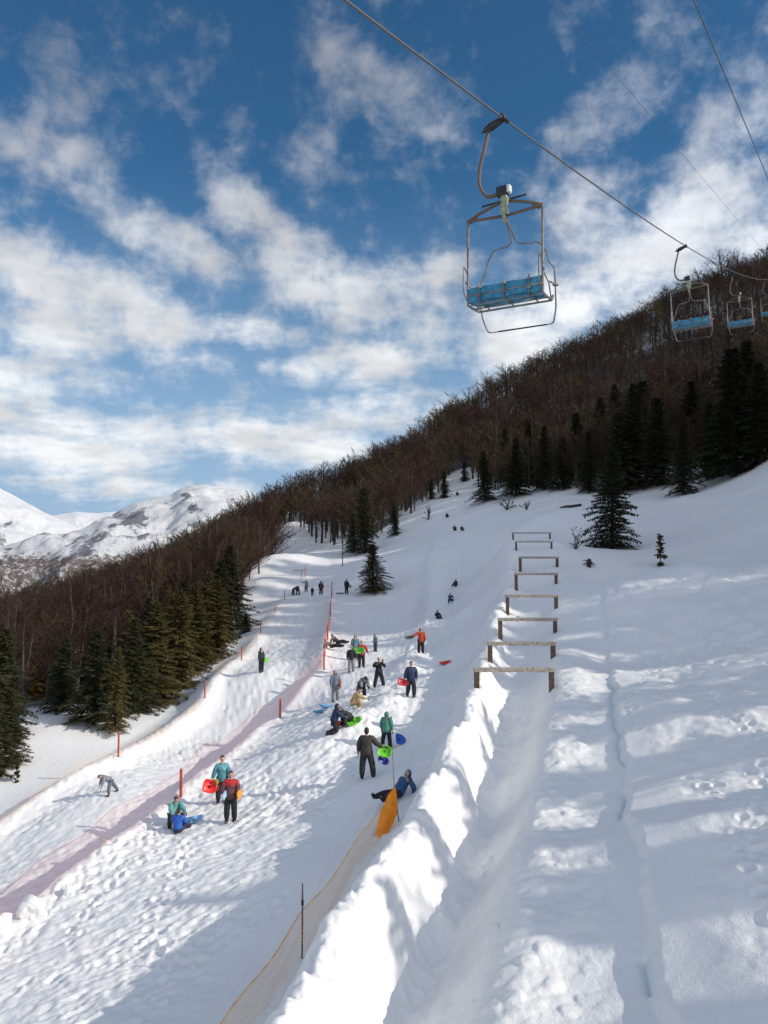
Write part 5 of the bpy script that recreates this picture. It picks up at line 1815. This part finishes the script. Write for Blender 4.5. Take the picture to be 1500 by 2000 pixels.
h = wpt(b, J['haL']); sled((h.x + .1, h.y - .1, h.z + .05), 80, 75, 0, (.10, .35, .08), 'green sled of the person in black right of the top of the net', (.6, .35))
g = hit(664, 1160); sled((g.x, g.y, g.z + .04), 0, 8, 0, (.05, .05, .055), 'dark sled lying at the feet of the person right of the top of the net', (.9, .4))

# ------------------------------------------------------------------ small things on the snow
# thin dark pole in front of the wood
g = hit(669, 1106)
b = MB(); hh = 62 / F * g.y
b.tube([(0, 0, -.4), (0, 0, hh * .5), (.02, 0, hh)], [.07, .065, .05], 7)
o = b.build('pole', mat('tarred_pole', (.03, .03, .032), .8, var=.3)); o.location = g
tag(o, 'slender dark pole standing on the snow before the bare wood', 'pole')
# gate of bars at the far end
g = hit(586, 1128)
root = empty('gate', g)
k = g.y / F
b = MB(); b.tube([(-13 * k, 0, 14 * k), (11 * k, 0, 15 * k)], .05, 6); b.build('bar', POLE, root)
for x, z1 in ((3, 14), (10, 22)):
    b = MB(); b.tube([(x * k, 0, -.3), (x * k, 0, z1 * k)], .045, 6); b.build('post', REDP if x > 5 else POLE, root)
tag(root, 'low gate of thin bars across the snow road beyond the pistes', 'gate')
# little leaning stake in the middle net
g = hit(211, 1654)
b = MB(); q = P(199, 1630, g.y) - g
b.tube([(0, 0, -.2), (0, 0, 0), q], [.014, .014, .012], 6)
o = b.build('stake', mat('yellow_stake', (.55, .30, .06), .6, var=.2)); o.location = g
tag(o, 'short leaning yellow stake at the lower left of the middle net', 'stake')
# stick lying beyond the left net
g = hit(243, 1437)
b = MB(); b.tube([(-.35, 0, .05), (0, .05, .16), (.35, 0, .10)], [.02, .03, .015], 6)
o = b.build('stick', mat('blueish_stick', (.05, .07, .12), .7)); o.location = g; tag(o, 'short dark stick on the snow just beyond the left net', 'stick')


def branchy(name, px, py, size, seed, label, cat, m_, spread=1.0, n=9, leaves=0):
    g = hit(px, py); rd = random.Random(seed)
    root = MB()
    for i in range(n):
        a = rd.uniform(0, 6.28); e = rd.uniform(.2, 1.4) / spread
        d = V3(math.cos(a) * math.cos(e), math.sin(a) * math.cos(e), math.sin(e))
        l = size * rd.uniform(.5, 1)
        p1 = d * l * .5 + V3(rd.uniform(-.08, .08), 0, rd.uniform(-.03, .1)) * size; p2 = d * l
        root.tube([(0, 0, -.05), p1, p2], [.03 * size, .02 * size, .005], 5)
        for j in range(5):
            q = p1.lerp(p2, rd.random()); dd = (d + V3(rd.uniform(-1, 1), rd.uniform(-1, 1), rd.uniform(-.3, 1))).normalized()
            root.tube([q, q + dd * l * .3], [.012 * size, .003], 4)
            for t in range(leaves):
                c0 = q + dd * l * .3 * rd.random(); w = V3(rd.uniform(-1, 1), rd.uniform(-1, 1), rd.uniform(-1, 1)).normalized() * .05 * size
                root.add([c0 - w, c0 + w, c0 + dd * .12 * size + V3(0, 0, -.08 * size)], [(0, 1, 2)])
    o = root.build(name, m_); o.location = g; tag(o, label, cat)
    return o


branchy('bush', 838, 1015, 2.6, 1, 'thin leafless bush on the snow left of the chute top', 'bush', BARK_DARK, .8, 10)
branchy('bush', 990, 995, 1.7, 2, 'dark scrubby bush below the row of spruces', 'bush', NEEDLE, 1.1, 12, 8)
branchy('bush', 1029, 996, 1.5, 3, 'small thin-stemmed bush right of the dark scrubby one', 'bush', BARK_DARK, .8, 9, 3)
branchy('branch', 1124, 1072, 1.7, 4, 'broken dark branch poking out of the snow left of the lone spruce', 'branch', BARK_DARK, .75, 6, 3)
branchy('branch', 565, 1245 - 195, 2.2, 9, 'dark brush at the edge of the wood above the left piste', 'branch', BARK_DARK, 1.0, 9, 0)
# log
g = hit(1115, 992)
b = MB(); b.tube([(-1.4, 0, .02), (-.6, .1, .18), (.4, 0, .22), (1.35, .1, .42)], [.07, .16, .19, .16], 8)
b.tube([(-.2, .1, .2), (-.9, -.2, .02)], [.07, .03], 5)
o = b.build('log', BARK_DARK, smooth=True); o.location = g; tag(o, 'dark fallen log lying on the snow above the barriers', 'log')
# stump with roots
g = hit(1150, 1106)
b = MB(); b.tube([(0, 0, -.3), (0.02, 0, .25), (.05, .02, .62)], [.22, .2, .14], 8)
for i in range(7):
    a = i * .9; b.tube([(0, 0, .35), (math.cos(a) * .3, math.sin(a) * .3, .3 + .2 * math.sin(i * 2)), (math.cos(a) * .62, math.sin(a) * .5, .1 + .35 * math.sin(i * 2))], [.07, .05, .015], 5)
o = b.build('tree_stump', BARK_DARK, smooth=True); o.location = g; tag(o, 'gnarled dark stump with roots at the foot of the lone spruce', 'stump')
# blocks of snow thrown up by the lower end of the middle net
SNOWB = SNOW
for i, (px, py, s, lab) in enumerate(((62, 1790, .38, 'upright block of snow leaning at the lower left of the middle net'), (4, 1815, .26, 'snow block cut by the left edge of the picture'), (135, 1750, .2, 'small snow block between the big one and the stake'),
                                      (707, 1374, .30, 'lump of snow right of the person in tan'), (722, 1340, .24, 'pale lump of snow at the feet of the person with the phone'))):
    g = hit(px, py)
    bm = bmesh.new(); bmesh.ops.create_icosphere(bm, subdivisions=3, radius=1)
    for v in bm.verts:
        n_ = float(fbm(np.array([v.co.x * 1.3 + i * 7]), np.array([v.co.y * 1.3 + v.co.z * 1.7]), 3, 9)[0])
        v.co = Vector((v.co.x * .9, v.co.y * .7, max(v.co.z, -.5) * 1.15)) * s * (1 + .55 * n_)
    me = bpy.data.meshes.new('snow_block'); bm.to_mesh(me); bm.free(); me.materials.append(SNOWB)
    o = link_mesh('snow_block', me); o.location = (g.x, g.y, g.z + s * .25); o.rotation_euler = (0, R(18 - i * 9), i * 1.1)
    tag(o, lab, 'snow block', 'blocks of snow')
